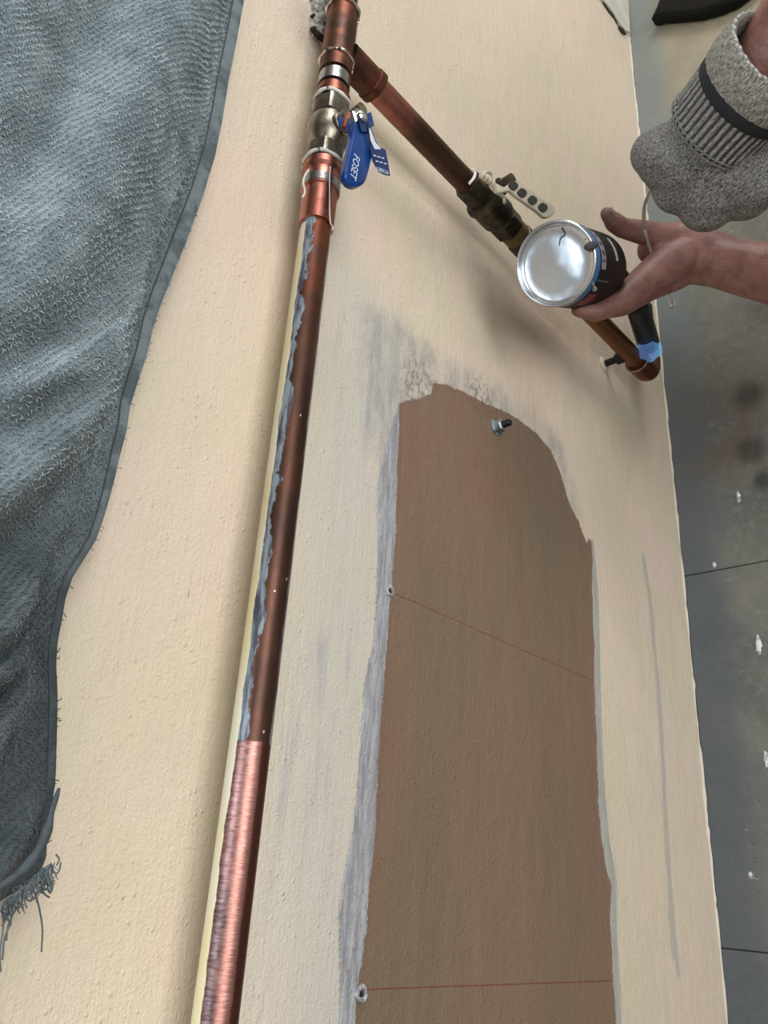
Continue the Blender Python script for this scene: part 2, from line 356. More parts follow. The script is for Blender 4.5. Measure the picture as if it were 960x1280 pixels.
def slab(x0, x1, y0, y1, dz=0.0):
    g = .0005; w = [Vector((x0+g,y0-g,-.012)), Vector((x0+g,y1+g,-.012)), Vector((x1-g,y1+g,-.012)), Vector((x1-g,y0-g,-.012))]
    q = MB(); q.prism(w, (0,0,.012+dz)); return q.build('floor_slab', FLOOR, floor, False, bevel=.002)
xj = [-1.25, -.666, -.079, .508, 4.0]
for i in range(len(xj)-1):
    yy = 0.0
    for j in range(4): slab(xj[i], xj[i+1], yy, yy-.6, random.uniform(-.0006, .0006)); yy -= .6
# ragged paint skirt where the wall meets the floor
bb = MB(); pts = []; tp = []; xx = -.4
while xx < 2.3:
    hgt = .004+.002*abs(math.sin(xx*7))+random.uniform(0, .002); pts.append(Vector((xx, -random.uniform(.0008,.0032), .0006))); tp.append(Vector((xx, .001, hgt))); xx += random.uniform(.006,.03)
n = len(pts); bb.add(pts+tp+[p+Vector((0,.006,-.002)) for p in pts], [(i, i+1, n+i+1, n+i) for i in range(n-1)]+[(2*n+i, 2*n+i+1, i+1, i) for i in range(n-1)])
m = NT('skirt_paint', .5, col=srgb(226,216,200)); m.bump(m.noise(150,3), .4, .002); SKIRT = m.m
o = bb.build('paint_edge', SKIRT, wall, True)

# paint splashes on the floor
def splash(px, py, rx_, ry_, label, mat):
    c0 = PF(px, py); vs = [c0+Vector((0,0,.0025))]; K = 18; rr_ = [random.uniform(.7,1.15) for _ in range(K)]
    for q, h in ((.6,.002), (1.0,.0003)):
        for k in range(K):
            g = 2*math.pi*k/K; vs.append(c0+Vector((math.cos(g)*rx_*q*rr_[k], math.sin(g)*ry_*q*rr_[k], h)))
    fs = [(0, 1+k, 1+(k+1)%K) for k in range(K)]+[(1+k, 1+K+k, 1+K+(k+1)%K, 1+(k+1)%K) for k in range(K)]
    o = mesh_obj('paint_splash', vs, fs, mat); return tag(o, label, 'splash', 'paint splashes on the floor')
m = NT('splash_paint', .35); m.set('Base Color', m.ramp(m.noise(150,3), [(.4, srgb(150,158,162)), (.6, srgb(226,228,228))])); SPL = m.m
splash(948, 806, .017, .0055, 'white paint splash on the floor at the right edge, the largest splash', SPL)
splash(958, 948, .014, .005, 'pale paint splash on the floor below the largest splash', SPL)
splash(893, 706, .006, .004, 'tiny white paint splash beside the upper floor joint', SPL)
splash(938, 1093, .004, .003, 'tiny white paint splash above the lower floor joint', SPL)
splash(923, 622, .012, .004, 'pale paint splash beside the brown floor stain', SPL)

# white board fixed in the corner at the top of the picture
m = NT('white_board', .5); m.set('Base Color', m.ramp(m.noise(12,3), [(.4, srgb(205,200,188)), (.6, srgb(222,218,206))])); 
bw = MB(); bw.prism([PW(*p, -.0005) for p in ((749,-2),(757,8),(766,20),(774,33),(780,40),(785,42),(783,0),(777,-90),(690,-90))], (0,-.006,0))
o = bw.build('trim_1', m.m, None, False, bevel=.001); tag(o, 'white trim board with a dark broken edge at the wall foot', kind='structure')
CRK = NT('dark_crack', .9, col=srgb(56,48,40)).m
ck = MB(); ck.tube([PW(x, y, -.001) for x, y in ((748,-6),(755,5),(760,13),(768,22),(772,31))], [.0015,.003,.0026,.0032,.001], 6); ck.tube([PW(x, y, -.003) for x, y in ((773,33),(778,39),(782,43))], [.002,.005,.002], 6)
ck.build('crack', CRK, o)

# chipped mortar round the pipe hole
m = NT('crumbled_mortar', .8); mm = m.ramp(m.noise(160,4,.7), [(.36, srgb(62,62,58)), (.48, srgb(150,152,142)), (.62, srgb(196,196,184))]); m.set('Base Color', mm); m.bump(m.noise(220,4,.7), .9, .003)
c0 = PW(404,8); K = 40; vs = []; fs = []
outline = wxz([(388,-2),(391,18),(393,34),(397,48),(406,54),(416,50),(436,20),(450,-30),(430,-70),(398,-60)])
g = 26; mnx = min(p[0] for p in outline); mxx = max(p[0] for p in outline); mnz = min(p[1] for p in outline); mxz = max(p[1] for p in outline)
GX, GZ = np.meshgrid(np.linspace(mnx-.004, mxx+.004, 60), np.linspace(mnz-.004, mxz+.004, 60), indexing='ij'); sd = sdf(GX, GZ, outline)+.003*fbm(GX, GZ, 160, 4)
GY = -.0015-.006*np.clip(sd/.008, -.6, 1)*(.7+.6*fbm(GX, GZ, 190, 8, 3)) + np.where(sd < 0, .004, 0)
ii = np.arange(3600).reshape(60,60); ff = np.stack([ii[:-1,:-1], ii[1:,:-1], ii[1:,1:], ii[:-1,1:]], -1).reshape(-1,4)
mort = mesh_obj('mortar_patch', np.stack([GX,GY,GZ],-1).reshape(-1,3), ff, m.m, wall)
for (px, py, r) in ((393,36,.0035),(398,42,.0045),(403,46,.004),(408,29,.003),(392,19,.002)):
    p = PW(px, py, -.007); q = MB(); q.lathe(p, (0,-1,0), [(-.004, r*1.2), (0, r), (.002, r*.6), (.003, 0)], 7); q.build('mortar_chip', CRK, wall)

# ------------------------------------------------------------------ pipework
RP = .0155; YP = -.047
A0, A1 = PW(262,1330,YP), PW(431,0,YP); AX = (A1-A0).normalized(); A1 = A0+AX*((A1-A0).length+.25)
def on_main(py):
    """length along the main pipe whose image has the row py"""
    lo, hi = 0, (A1-A0).length
    for _ in range(40):
        mdl = (lo+hi)/2; v = A0+AX*mdl-CAMP; cy = -M3.col[1].dot(v); cz = -M3.col[2].dot(v); row = 640+F*cy/cz
        if row > py: lo = mdl
        else: hi = mdl
    return lo
def copper(name, c1, c2, rough, sc=60):
    m = NT(name, rough, 1.0); c = m.mix(m.step(m.noise(sc, 4, .6), .35, .65), c1, c2); m.set('Base Color', c)
    m.set('Roughness', m.math('ADD', rough-.08, m.math('MULTIPLY', m.noise(90,3), .2))); m.bump(m.noise(300,3), .12, .0006); return m.m
s930 = on_main(930); s1110 = on_main(1105); s290 = on_main(262); s480 = on_main(480)
m = NT('main_pipe_copper', .3)
ph = m.attr('phi'); sl = m.attr('len')
cvec = m.n.new('ShaderNodeCombineXYZ'); m.put(cvec.inputs[0], m.math('MULTIPLY', sl, 1.0)); m.put(cvec.inputs[1], m.math('MULTIPLY', ph, .00027)); cv = cvec.outputs[0]
nz_ = lambda sc, a=(1,1,1), d=4: m.math('SUBTRACT', m.noise(sc, d, .65, m.map(cv, a)), .5)
patina = m.mix(m.step(m.noise(14, 4, .6, m.map(cv, (1,2,1))), .35, .65), srgb(102,68,54), srgb(78,56,48))
rust = m.math('MULTIPLY', m.step(sl, s480+.02, s290), m.step(m.noise(30,3,.6,cv), .3, .6)); patina = m.mix(rust, patina, srgb(126,66,38))
bare = m.mix(m.step(nz_(1300,(1,.10,1)), -.10, .12), srgb(164,110,100), srgb(194,148,136))
bmask = m.math('SUBTRACT', 1.0, m.step(m.math('ADD', sl, m.math('MULTIPLY', nz_(60,(.4,1,1)), .004)), s930-.001, s930+.001))
oldl = m.math('SUBTRACT', 1.0, m.step(m.math('ADD', ph, m.math('ADD', m.math('MULTIPLY', nz_(30), 60), m.math('MULTIPLY', nz_(160,(1,.3,1)), 40))), 34, 50))   # dark unsanded flank
low = m.math('SUBTRACT', 1.0, m.step(sl, s1110-.02, s1110+.02))
bare = m.mix(m.math('MULTIPLY', oldl, m.math('ADD', m.math('MULTIPLY', low, .9), m.math('MULTIPLY', m.step(m.noise(40,3,.6,cv), .5, .6), .5))), bare, srgb(86,78,76))
redfl = m.step(m.math('ADD', ph, m.math('MULTIPLY', nz_(18), 22)), 84, 92); bare = m.mix(m.math('MULTIPLY', redfl, .85), bare, srgb(112,62,54))  # dark floor reflection on the lower flank painted into the copper colour
tarn = m.math('MULTIPLY', m.math('SUBTRACT', 1.0, m.step(ph, 34, 62)), .55); bare = m.mix(tarn, bare, m.mix(m.step(nz_(500,(1,.2,1)), -.1, .1), srgb(104,80,84), srgb(170,140,142)))
col = m.mix(bmask, patina, bare)
# bluish smeared paint beside the cream strip
sme = m.math('ADD', ph, m.math('ADD', m.math('MULTIPLY', nz_(22), 95), m.math('MULTIPLY', nz_(110,(.5,1,1)), 60)))
smm = m.math('MULTIPLY', m.math('SUBTRACT', 1.0, m.step(sme, 34, 40)), m.math('MULTIPLY', m.math('SUBTRACT', 1.0, bmask), m.math('SUBTRACT', 1.0, m.step(sl, s290-.004, s290+.012))))
smc = m.mix(m.step(nz_(210,(.12,1,1)), -.10, .10), srgb(70,74,88), srgb(150,166,178))
col = m.mix(m.math('MULTIPLY', smm, .9), col, smc)
# cream paint strip along the upper flank
crm = m.math('SUBTRACT', 1.0, m.step(m.math('ADD', ph, m.math('ADD', m.math('MULTIPLY', nz_(12), 34), m.math('MULTIPLY', nz_(120,(.5,1,1)), 10))), 10, 13))
crm = m.math('MULTIPLY', crm, m.math('SUBTRACT', 1.0, m.step(m.math('ADD', sl, m.math('MULTIPLY', nz_(60), .03)), s290-.03, s290-.028)))
crc = m.mix(m.step(m.noise(8,2,.5,cv), .4, .6), srgb(226,218,172), srgb(232,228,208))
# grey paint lip along the lower flank, plus small white shreds
lip = m.math('MULTIPLY', m.step(m.math('ADD', ph, m.math('MULTIPLY', nz_(25), 24)), 116, 120), m.math('SUBTRACT', 1.0, m.step(sl, s290-.02, s290)))
lip = m.math('MULTIPLY', lip, m.math('SUBTRACT', 1.0, bmask))
col = m.mix(m.math('MULTIPLY', lip, .8), col, m.mix(m.step(nz_(90,(.25,1,1)), -.1, .1), srgb(70,70,72), srgb(150,152,150)))
col = m.mix(crm, col, crc)
wob = m.math('MULTIPLY', m.math('LESS_THAN', m.vor(75, m.map(cv,(1,1.4,1))), .10), m.math('SUBTRACT', 1.0, bmask)); wob = m.math('MULTIPLY', wob, m.step(m.noise(25,2,.5,cv), .52, .56)); col = m.mix(wob, col, srgb(220,214,196))
paint = m.math('MAXIMUM', crm, m.math('MAXIMUM', m.math('MULTIPLY', smm, .8), lip)); m.set('Base Color', col)
m.set('Metallic', m.math('MULTIPLY', m.math('SUBTRACT', 1.0, paint), m.math('ADD', .75, m.math('MULTIPLY', bmask, .25))))
m.set('Roughness', m.math('ADD', .30, m.math('MULTIPLY', m.noise(60,3,.6,cv), .22)))
m.bump(m.math('ADD', m.math('MULTIPLY', nz_(1100,(1,.06,1)), m.math('ADD', .12, m.math('MULTIPLY', bmask, .4))), m.math('MULTIPLY', crm, 1.2)), .35, .0006); MPIPE = m.m

pw = empty('copper_pipework'); tag(pw, 'long copper pipe run with tee, two valves and elbow, standing off the wall', 'pipe')
def mainpts(a, b, k=40): return [A0+AX*(a+(b-a)*i/k) for i in range(k+1)]
v0, v1 = on_main(214), on_main(128)
def lump(ph_, L, r): return r
q = MB().tube(mainpts(-.85, 0, 8)[:-1]+mainpts(0, v0+.004, 160), RP, 48); q.s = [x_-.85 for x_ in q.s]; q.build('main_pipe', MPIPE, pw)
COPD = copper('aged_copper', srgb(96,64,58), srgb(66,52,54), .38); COPR = copper('red_copper', srgb(150,86,66), srgb(120,74,62), .34)
COPB = copper('bright_copper', srgb(186,122,108), srgb(142,88,76), .32, 30)
MB().tube(mainpts(v1-.004, (A1-A0).length, 20), RP, 40).build('upper_pipe', COPD, pw)
def P(py): return A0+AX*on_main(py)
def seg(y0, y1): return on_main(y1)-on_main(y0)
# lower coupling next to the valve
q = MB(); L = seg(285, 212); q.lathe(P(285), AX, [(0,RP+.0003),(.0005,RP+.0022),(L*.55,RP+.0026),(L*.57,RP+.0040),(L*.62,RP+.0040),(L*.64,RP+.0032),(L*.86,RP+.0034),(L*.9,RP+.006),(L,RP+.006)], 40)
q.build('coupling', COPB, pw)
m = NT('tinned_ring', .3, 1.0, srgb(160,158,160)); m.bump(m.noise(150,3), .4, .001); TIN = m.m
m = NT('solder', .16, 1.0, srgb(214,212,208)); m.bump(m.noise(120,3), .6, .002); SOLDER = m.m
q = MB(); L = seg(242, 232); q.lathe(P(242), AX, [(0,RP+.0035),(.001,RP+.0046),(L,RP+.0046),(L+.001,RP+.0035)], 40); q.build('tinned_band', TIN, pw)
# ball valve
m = NT('nickel', .36, 1.0); m.set('Base Color', m.ramp(m.noise(50,3), [(.4, srgb(122,116,104)), (.6, srgb(158,152,138))])); m.bump(m.noise(260,3), .25, .001); NICK = m.m
def hexfn(g, t, r): return r*(1.0/ max(math.cos((g+.2) % (math.pi/3)-math.pi/6), .1))**.9*.93
q = MB(); L = seg(209, 133); a = P(209)
q.lathe(a, AX, [(0,.0185),(.001,.0205),(L*.24,.0205),(L*.25,.0190)], 48, fn=hexfn)
q.lathe(a, AX, [(L*.24,.0165),(L*.30,.0175),(L*.36,.0205),(L*.46,.0225),(L*.60,.0225),(L*.70,.0205),(L*.74,.0170)], 40)
q.lathe(a, AX, [(L*.73,.0185),(L*.74,.0205),(L*.98,.0205),(L,.0185)], 48, fn=hexfn)
valve = q.build('ball_valve', NICK, pw, sharp=28)
OUT = Vector((0,-1,0)); sc_ = a+AX*(L*.52)
q = MB(); q.lathe(sc_, OUT, [(0,.012),(.024,.012),(.025,.010),(.034,.010),(.035,.0065),(.052,.0065)], 28); q.build('valve_stem', NICK, valve)
m = NT('chrome', .1, 1.0, srgb(214,212,208)); CHR = m.m
m = NT('tape_white', .5, 0, srgb(230,228,220)); m.bump(m.noise(200,3), .3, .001); TAPE = m.m
for py, rr in ((209,.0215),(131,.0195)):
    pts = []; c = P(py); u = Vector((0,0,1)); u = (u-AX*u.dot(AX)).normalized(); w = AX.cross(u)
    for k in range(49):
        g = 2*math.pi*k/48; pts.append(c+u*math.cos(g)*rr+w*math.sin(g)*rr+AX*(.0015*math.sin(3*g)))
    MB().tube(pts, [.0020+.0003*math.sin(k*1.3) for k in range(49)], 8).build('thread_tape', TAPE, pw)
pts = smoothpath([tuple(PW(x,y,-.068)) for x, y in ((413,208),(412,222),(412,240),(412,262),(413,278),(416,284),(415,288))], 5); MB().tube(pts, .0006, 6).build('tape_thread', TAPE, pw)
pts = smoothpath([tuple(PW(x,y,-.055)) for x, y in ((386,212),(381,220),(379,228),(381,240),(378,247))], 5); MB().tube(pts, .0010, 6).build('tape_thread', TAPE, pw)
# lever
m = NT('blue_vinyl', .28, 0, srgb(8,66,170)); m.set('Base Color', m.mix(m.step(m.noise(30,3), .45,.6), srgb(2,54,118), srgb(3,64,134))); m.bump(m.noise(100,2), .08, .001); BLUE = m.m
YL = -.099
def pl(pts, y): return [PW(a, b, y) for a, b in pts]
lev = smoothpath([(436,157),(445,156),(455,163),(461,174),(460,190),(456,210),(451,228),(446,235.5),(438,238),(430,235),(425,228),(424,219),(428,200),(433,178),(435,164),(436,157)], 4)[:-1]
q = MB(); q.prism([PW(p[0], p[1], YL+.004) for p in lev], (0,-.009,0), .10); lever = q.build('valve_lever', BLUE, pw, bevel=.0015, sharp=60)
q = MB(); q.prism(pl(((421,147),(431,150),(440,150),(449,147),(462,141),(466,158),(450,170),(436,166),(424,163)), YL+.006), (0,-.0025,0)); q.build('lever_plate', BLUE, lever, False, bevel=.0008)
nutc = PW(446,151,YL); q = MB(); q.lathe(nutc, OUT, [(-.004,.0105),(.0045,.0105),(.0060,.0085)], 36, fn=lambda g,t,r: r/max(math.cos((g) % (math.pi/3)-math.pi/6),.1)*.92)
q.lathe(nutc, OUT, [(.004,.006),(.009,.006),(.0105,.004)], 20); q.build('lever_nut', CHR, lever, sharp=25)
q = MB(); pts = [PW(x,y,YL-.003) for x, y in ((429,160),(432,150),(436,143))]; q.tube(pts, .0028, 8); q.build('lever_clip', COPB, lever)
def text(s, size, origin, xdir, ydir, mat, parent, ext=.0002, name='lettering'):
    cu = bpy.data.curves.new(name, 'FONT'); cu.body = s; cu.size = size; cu.extrude = ext; cu.align_x = 'CENTER'; cu.align_y = 'CENTER'
    xd = Vector(xdir).normalized(); zd = xd.cross(Vector(ydir)).normalized(); yd = zd.cross(xd)
    o = bpy.data.objects.new(name, cu); COL.objects.link(o); mw = Matrix((xd, yd, zd)).transposed().to_4x4(); mw.translation = origin
    dg = bpy.context.evaluated_depsgraph_get(); me = bpy.data.meshes.new_from_object(o.evaluated_get(dg)); bpy.data.objects.remove(o)
    o = bpy.data.objects.new(name, me); me.materials.append(mat); COL.objects.link(o); me.transform(mw); o.parent = parent; return o
LETW = NT('pale_print', .5, 0, srgb(196,208,226)).m
xd = PW(440,223,YL)-PW(445,195,YL)
text('FOSET', .0115, PW(443.5,208.5,YL-.0052), xd, Vector((0,0,-1)), LETW, lever, name='lettering')
# hanging tag
TAGB = NT('tag_blue', .4, 0, srgb(20,48,96)); TAGM = TAGB.m; TAGW = NT('tag_white', .5, 0, srgb(206,214,224)).m
tg = empty('valve_tag'); tag(tg, 'small blue card tag hanging from the blue valve lever', 'tag')
def sheet(ptsL, ptsR, th, name, mat, parent):
    """thin card between two edge paths"""
    a = [Vector(p) for p in smoothpath([tuple(p) for p in ptsL], 4)]; b = [Vector(p) for p in smoothpath([tuple(p) for p in ptsR], 4)]; n = len(a)
    off = []
    for i in range(n):
        t = (a[min(i+1,n-1)]-a[max(i-1,0)]).cross(b[i]-a[i]); off.append(t.normalized()*th if t.length > 0 else Vector((0,th,0)))
    vs = a+b+[a[i]+off[i] for i in range(n)]+[b[i]+off[i] for i in range(n)]; fs = []
    for i in range(n-1):
        fs += [(i,i+1,n+i+1,n+i), (3*n+i,3*n+i+1,2*n+i+1,2*n+i), (2*n+i,2*n+i+1,i+1,i), (n+i,n+i+1,3*n+i+1,3*n+i)]
    fs += [(0,n,3*n,2*n), (n-1,3*n-1,4*n-1,2*n-1)]
    q = MB(); q.add(vs, fs); return q.build(name, mat, parent)
def slip(name, px, y0, y1, th, mat, parent):
    """thin card from pixel corners whose depth runs linearly from y0 to y1 by the picture column"""
    xs_ = [p[0] for p in px]; a, b = min(xs_), max(xs_); pts = [PW(x, y, y0+(y1-y0)*(x-a)/(b-a)) for x, y in px]
    q = MB(); q.prism(pts, (0,-th,0)); return q.build(name, mat, parent, False)
slip('card', [(447,142),(455,140),(457,141),(462,160),(461,166),(452,165),(449,155)], -.106, -.104, .0008, TAGM, tg)
slip('card_curl', [(459,152),(462,158),(468,174),(474,184),(480,187),(481,190),(470,196),(463,186),(461,170)], -.106, -.107, .0007, TAGM, tg)
slip('card_stripe', [(461,160),(463,162),(469,178),(475,185),(478,190),(474,191),(468,186),(463,175)], -.1072, -.1078, .0004, TAGW, tg)
slip('card_flap', [(462,184),(468,187),(481,187),(484,200),(487,220),(481,219),(473,215),(465,201)], -.1068, -.1082, .0008, TAGM, tg)
text('FOSET', .0060, PW(477.5,213,-.1092), PW(472,211,-.1068)-PW(483,215,-.1082), PW(476,212,-.1)-PW(470,190,-.1), LETW, tg)
for bx, by in ((468,195),(473,196.5),(478,198),(471,202),(476,203.5),(481,205)): q = MB(); q.prism([PW(bx-1.6,by-1.0,-.1084), PW(bx+1.6,by-.4,-.1086), PW(bx+1.8,by+1.0,-.1086), PW(bx-1.4,by+.4,-.1084)], (0,-.0007,0)); q.build('print_mark', LETW, tg, False)
# tee
T0 = P(57); L = seg(96, 14); q = MB(); q.lathe(P(96), AX, [(0,RP+.0003),(.001,RP+.0028),(L,RP+.0028),(L+.001,RP+.0003)], 44)
B0, B1 = PW(433,72,YP), PW(812,468,YP); BX = (B1-B0).normalized()
q.lathe(B0, BX, [(0,RP+.0028),(.040,RP+.0028),(.041,RP+.0042),(.050,RP+.0042),(.051,RP+.0003)], 40)
q.build('tee_fitting', copper('tee_copper', srgb(124,76,60), srgb(78,60,50), .45, 35), pw)
for py, th in ((17,.0024),(80,.0020)):
    c = P(py); u = Vector((0,0,1)); u = (u-AX*u.dot(AX)).normalized(); w = AX.cross(u)
    pts = [c+(u*math.cos(2*math.pi*k/48)+w*math.sin(2*math.pi*k/48))*(RP+.003)+AX*(.0012*math.sin(2*math.pi*k/24)) for k in range(49)]
    MB().tube(pts, [th*(1+.3*math.sin(k*.9)) for k in range(49)], 10).build('solder_ring', SOLDER, pw)
q = MB(); L = seg(128, 100); q.lathe(P(130), AX, [(0,RP+.005),(.006,RP+.005),(.007,RP+.0025),(L*.5,RP+.002),(L*.5+.001,RP+.0004)], 40); q.build('male_adapter', COPR, pw)
q = MB(); q.lathe(P(112), AX, [(0,RP+.0025),(seg(112,99),RP+.0022)], 40); q.build('tinned_band', TIN, pw)
# branch pipe: bare, dark, then spattered
def bl(px):
    """length along branch whose image column is px"""
    lo, hi = 0, 1.2
    for _ in range(40):
        mdl = (lo+hi)/2; v = B0+BX*mdl-CAMP; col_ = 480+F*M3.col[0].dot(v)/(-M3.col[2].dot(v))
        if col_ < px: lo = mdl
        else: hi = mdl
    return lo
m = NT('branch_copper', .3); ph = m.attr('phi'); sl = m.attr('len')
cvec = m.n.new('ShaderNodeCombineXYZ'); m.put(cvec.inputs[0], sl); m.put(cvec.inputs[1], m.math('MULTIPLY', ph, .00027)); cv = cvec.outputs[0]
off0 = .03
k1 = bl(502)-off0; k2 = bl(700)-off0
col = m.mix(m.step(m.noise(25,3,.6,cv), .35,.65), srgb(172,112,96), srgb(140,92,80))
col = m.mix(m.step(m.math('ADD', sl, m.math('MULTIPLY', m.noise(40,3,.6,cv), .02)), k1, k1+.04), col, m.mix(m.noise(20,3,.6,cv), srgb(74,56,46), srgb(92,70,56)))
col = m.mix(m.step(sl, k2-.05, k2+.05), col, m.mix(m.noise(20,3,.6,cv), srgb(142,96,66), srgb(112,76,54)))
f1 = m.step(m.math('ADD', ph, m.math('MULTIPLY', m.math('SUBTRACT', m.noise(20,3,.6,cv), .5), 40)), 100, 104)
f2 = m.math('SUBTRACT', 1.0, m.step(ph, 170, 180))
pm = m.math('MULTIPLY', f1, m.step(sl, k1+.045, k1+.05)); col = m.mix(pm, col, m.mix(m.step(sl, k2-.1, k2), srgb(158,152,132), srgb(124,108,66)))
m.set('Base Color', col); m.set('Metallic', m.math('MULTIPLY', m.math('SUBTRACT', 1.0, pm), .9)); m.set('Roughness', m.math('ADD', .28, m.math('MULTIPLY', m.noise(60,3,.6,cv), .25)))
m.bump(m.noise(200,3), .15, .0007); BRM = m.m
def BP(L): return B0+BX*L
bv0, bv1 = bl(583), bl(668)
REFB = Vector((1,0,0))
def bphi_tube(a, b, k): return MB().tube([BP(a+(b-a)*i/k) for i in range(k+1)], RP, 40, ref=REFB)
bt = bphi_tube(off0, bl(802), 80)
# orient phi: 180 lies on the picture's upper right flank (+X side)
bt.phi = [180-abs(p)*1.0 if True else p for p in bt.phi]
bt.build('branch_pipe', BRM, pw)
# branch valve, dark bronze
m = NT('dark_bronze', .42, .7); m.set('Base Color', m.ramp(m.noise(45,4,.6), [(.35, srgb(46,42,38)), (.55, srgb(74,66,54)), (.7, srgb(104,94,72))])); m.bump(m.noise(120,4), .5, .002); BRZ = m.m
L = bv1-bv0; a = BP(bv0); q = MB()
q.lathe(a, BX, [(0,.0165),(.001,.0195),(L*.17,.0195),(L*.18,.0175),(L*.21,.0175)], 48, fn=hexfn)
q.lathe(a, BX, [(L*.20,.022),(L*.21,.0255),(L*.24,.0265),(L*.27,.0245),(L*.44,.0245),(L*.47,.0225),(L*.48,.019)], 40)
q.lathe(a, BX, [(L*.47,.019),(L*.49,.0215),(L*.62,.0215),(L*.63,.0185)], 48, fn=hexfn)
q.lathe(a, BX, [(L*.62,.0185),(L*.74,.0185),(L*.75,.0205),(L*.95,.0205),(L*.96,.0165)], 48, fn=hexfn)
gv = q.build('branch_valve', BRZ, pw, sharp=28)
# raised olive band and white tape tufts
m = NT('olive_band', .5, .4, srgb(112,98,66)); MB().lathe(BP(bv0+L*.60), BX, [(0,.0188),(.001,.0194),(L*.13,.0194),(L*.14,.0188)], 40).build('union_ring', m.m, gv)
m = NT('cream_rubber', .55, 0, srgb(196,188,168)); m.bump(m.noise(120,3), .2, .001); CRR = m.m
DARKR = NT('dark_slot', .5, 0, srgb(34,38,40)).m
YV = -.105
vst = PW(607,246,YP); q = MB(); q.lathe(PW(603,247,YP), OUT, [(0,.013),(.032,.012),(.033,.009),(.050,.009)], 24); q.build('valve_stem', BRZ, gv)
strap = smoothpath([(618,232),(627,236),(634,231),(642,228),(648,231),(652,236),(661,240),(670,248),(680,254),(688,260),(690,267),(684,273),(677,274),(670,268),(662,262),(652,255),(642,248),(633,241),(622,243),(618,232)], 3)[:-1]
q = MB(); q.prism([PW(p[0], p[1], YV) for p in strap], (0,-.005,0)); hd = q.build('valve_handle', CRR, pw, bevel=.0014, sharp=60)
for sx, sy in ((640,233),(651,242),(664,251),(677,260)):
    sp = smoothpath([(sx-6,sy-1),(sx-1,sy-6),(sx+5,sy-3),(sx+6,sy+2),(sx+1,sy+6),(sx-4,sy+3),(sx-6,sy-1)], 3)[:-1]
    q = MB(); q.prism([PW(p[0], p[1], YV-.0040) for p in sp], (0,-.0022,0)); q.build('grip_slot', DARKR, hd, False, bevel=.0005)
pts = smoothpath([tuple(PW(x,y,-.095)) for x, y in ((601,218),(606,222),(612,226),(618,232),(622,240))], 4); MB().tube(pts, [.003+.002*math.sin(i*1.1)**2 for i in range(len(pts))], 8).build('handle_neck', CRR, hd)
pts = smoothpath([tuple(PW(x,y,-.074)) for x, y in ((591,211),(594,216),(592,223),(587,229))], 4); MB().tube(pts, .0019, 8).build('thread_tape', TAPE, pw)
pts = smoothpath([tuple(PW(x,y,-.08)) for x, y in ((604,220),(608,215),(614,217),(617,226),(613,232),(620,240),(629,246),(631,254))], 4); MB().tube(pts, [.0024]*len(pts), 8).build('paint_drip', CRR, pw)
# elbow
el = PW(812,468,YP); be = .026; c_in = el-BX*be; XO = Vector((1,0,0)); pts = [el-BX*(be+.026)]
RB = .0202
for k in range(13):
    t = k/12; p = (c_in)*(1-t)**2+el*2*t*(1-t)+(el+XO*be)*t*t; pts.append(p)
pts.append(el+XO*(be+.022))
rad = [RB]*len(pts); MB().tube(pts, rad, 36, ref=OUT).build('elbow_fitting', copper('elbow_copper', srgb(150,90,76), srgb(120,76,64), .36, 30), pw)
MB().tube([el+XO*(be+.018), el+XO*(be+.12)], RP, 32).build('lower_pipe', COPD, pw)
for c, ax in ((el-BX*(be+.022), BX), (el+XO*(be+.022), XO)):
    u = ax.orthogonal().normalized(); w = ax.cross(u); pp = [c+(u*math.cos(2*math.pi*k/36)+w*math.sin(2*math.pi*k/36))*RB for k in range(37)]
    MB().tube(pp, .0014, 8).build('solder_ring', SOLDER if ax is XO else TIN, pw)
q = MB(); q.lathe(PW(822,441,YP-.018), OUT, [(-.003,.0045),(0,.004),(.002,.002),(.0025,0)], 12); q.build('solder_drop', SOLDER, pw)
# wall clip near the elbow
m = NT('black_steel', .45, .6, srgb(40,40,42)); BSTEEL = m.m
cl = BP(bl(786)); q = MB(); q.lathe(Vector((cl.x-.004, YP, cl.z)), (0,1,0), [(0,.010),(.022,.010),(.026,.006),(abs(YP)-.0003,.006)], 24); cp = q.build('pipe_clip', BSTEEL, pw); q = MB(); q.lathe(Vector((cl.x-.004, -.004, cl.z)), (0,1,0), [(0,.011),(.001,.013),(.0037,.0135)], 24); q.build('clip_plate', SKIRT, cp)

# ------------------------------------------------------------------ fixings in the brown field
m = NT('zinc', .35, .45); m.set('Base Color', m.ramp(m.noise(90,3), [(.4, srgb(96,106,108)), (.6, srgb(176,188,190))])); ZN = m.m
c = PW(620,534,0.0); bo = empty('anchor_bolt'); tag(bo, 'zinc anchor bolt with nut in the top of the brown field', 'bolt')
ax = OUT
q = MB(); q.lathe(c, ax, [(-.003,.0115),(.0015,.0115),(.002,.010)], 28); q.build('washer', ZN, bo)
q = MB(); q.lathe(c+ax*.002, ax, [(0,.0085),(.0085,.0085),(.010,.0068)], 36, fn=lambda g,t,r: r/max(math.cos(g % (math.pi/3)-math.pi/6),.1)*.93); q.build('nut', ZN, bo, sharp=25)
q = MB(); q.lathe(c, ax, [(0,.0048)]+[(.010+.0007*k, .0048 if k % 2 else .0040) for k in range(18)]+[(.0235,.003)], 20); q.build('threaded_end', BSTEEL, bo)
m = NT('plug_plastic', .5); m.set('Base Color', m.ramp(m.noise(200,3), [(.4, srgb(140,140,146)), (.6, srgb(206,206,208))])); PLG = m.m; HOLE = NT('plug_hole', .9, 0, srgb(36,34,40)).m
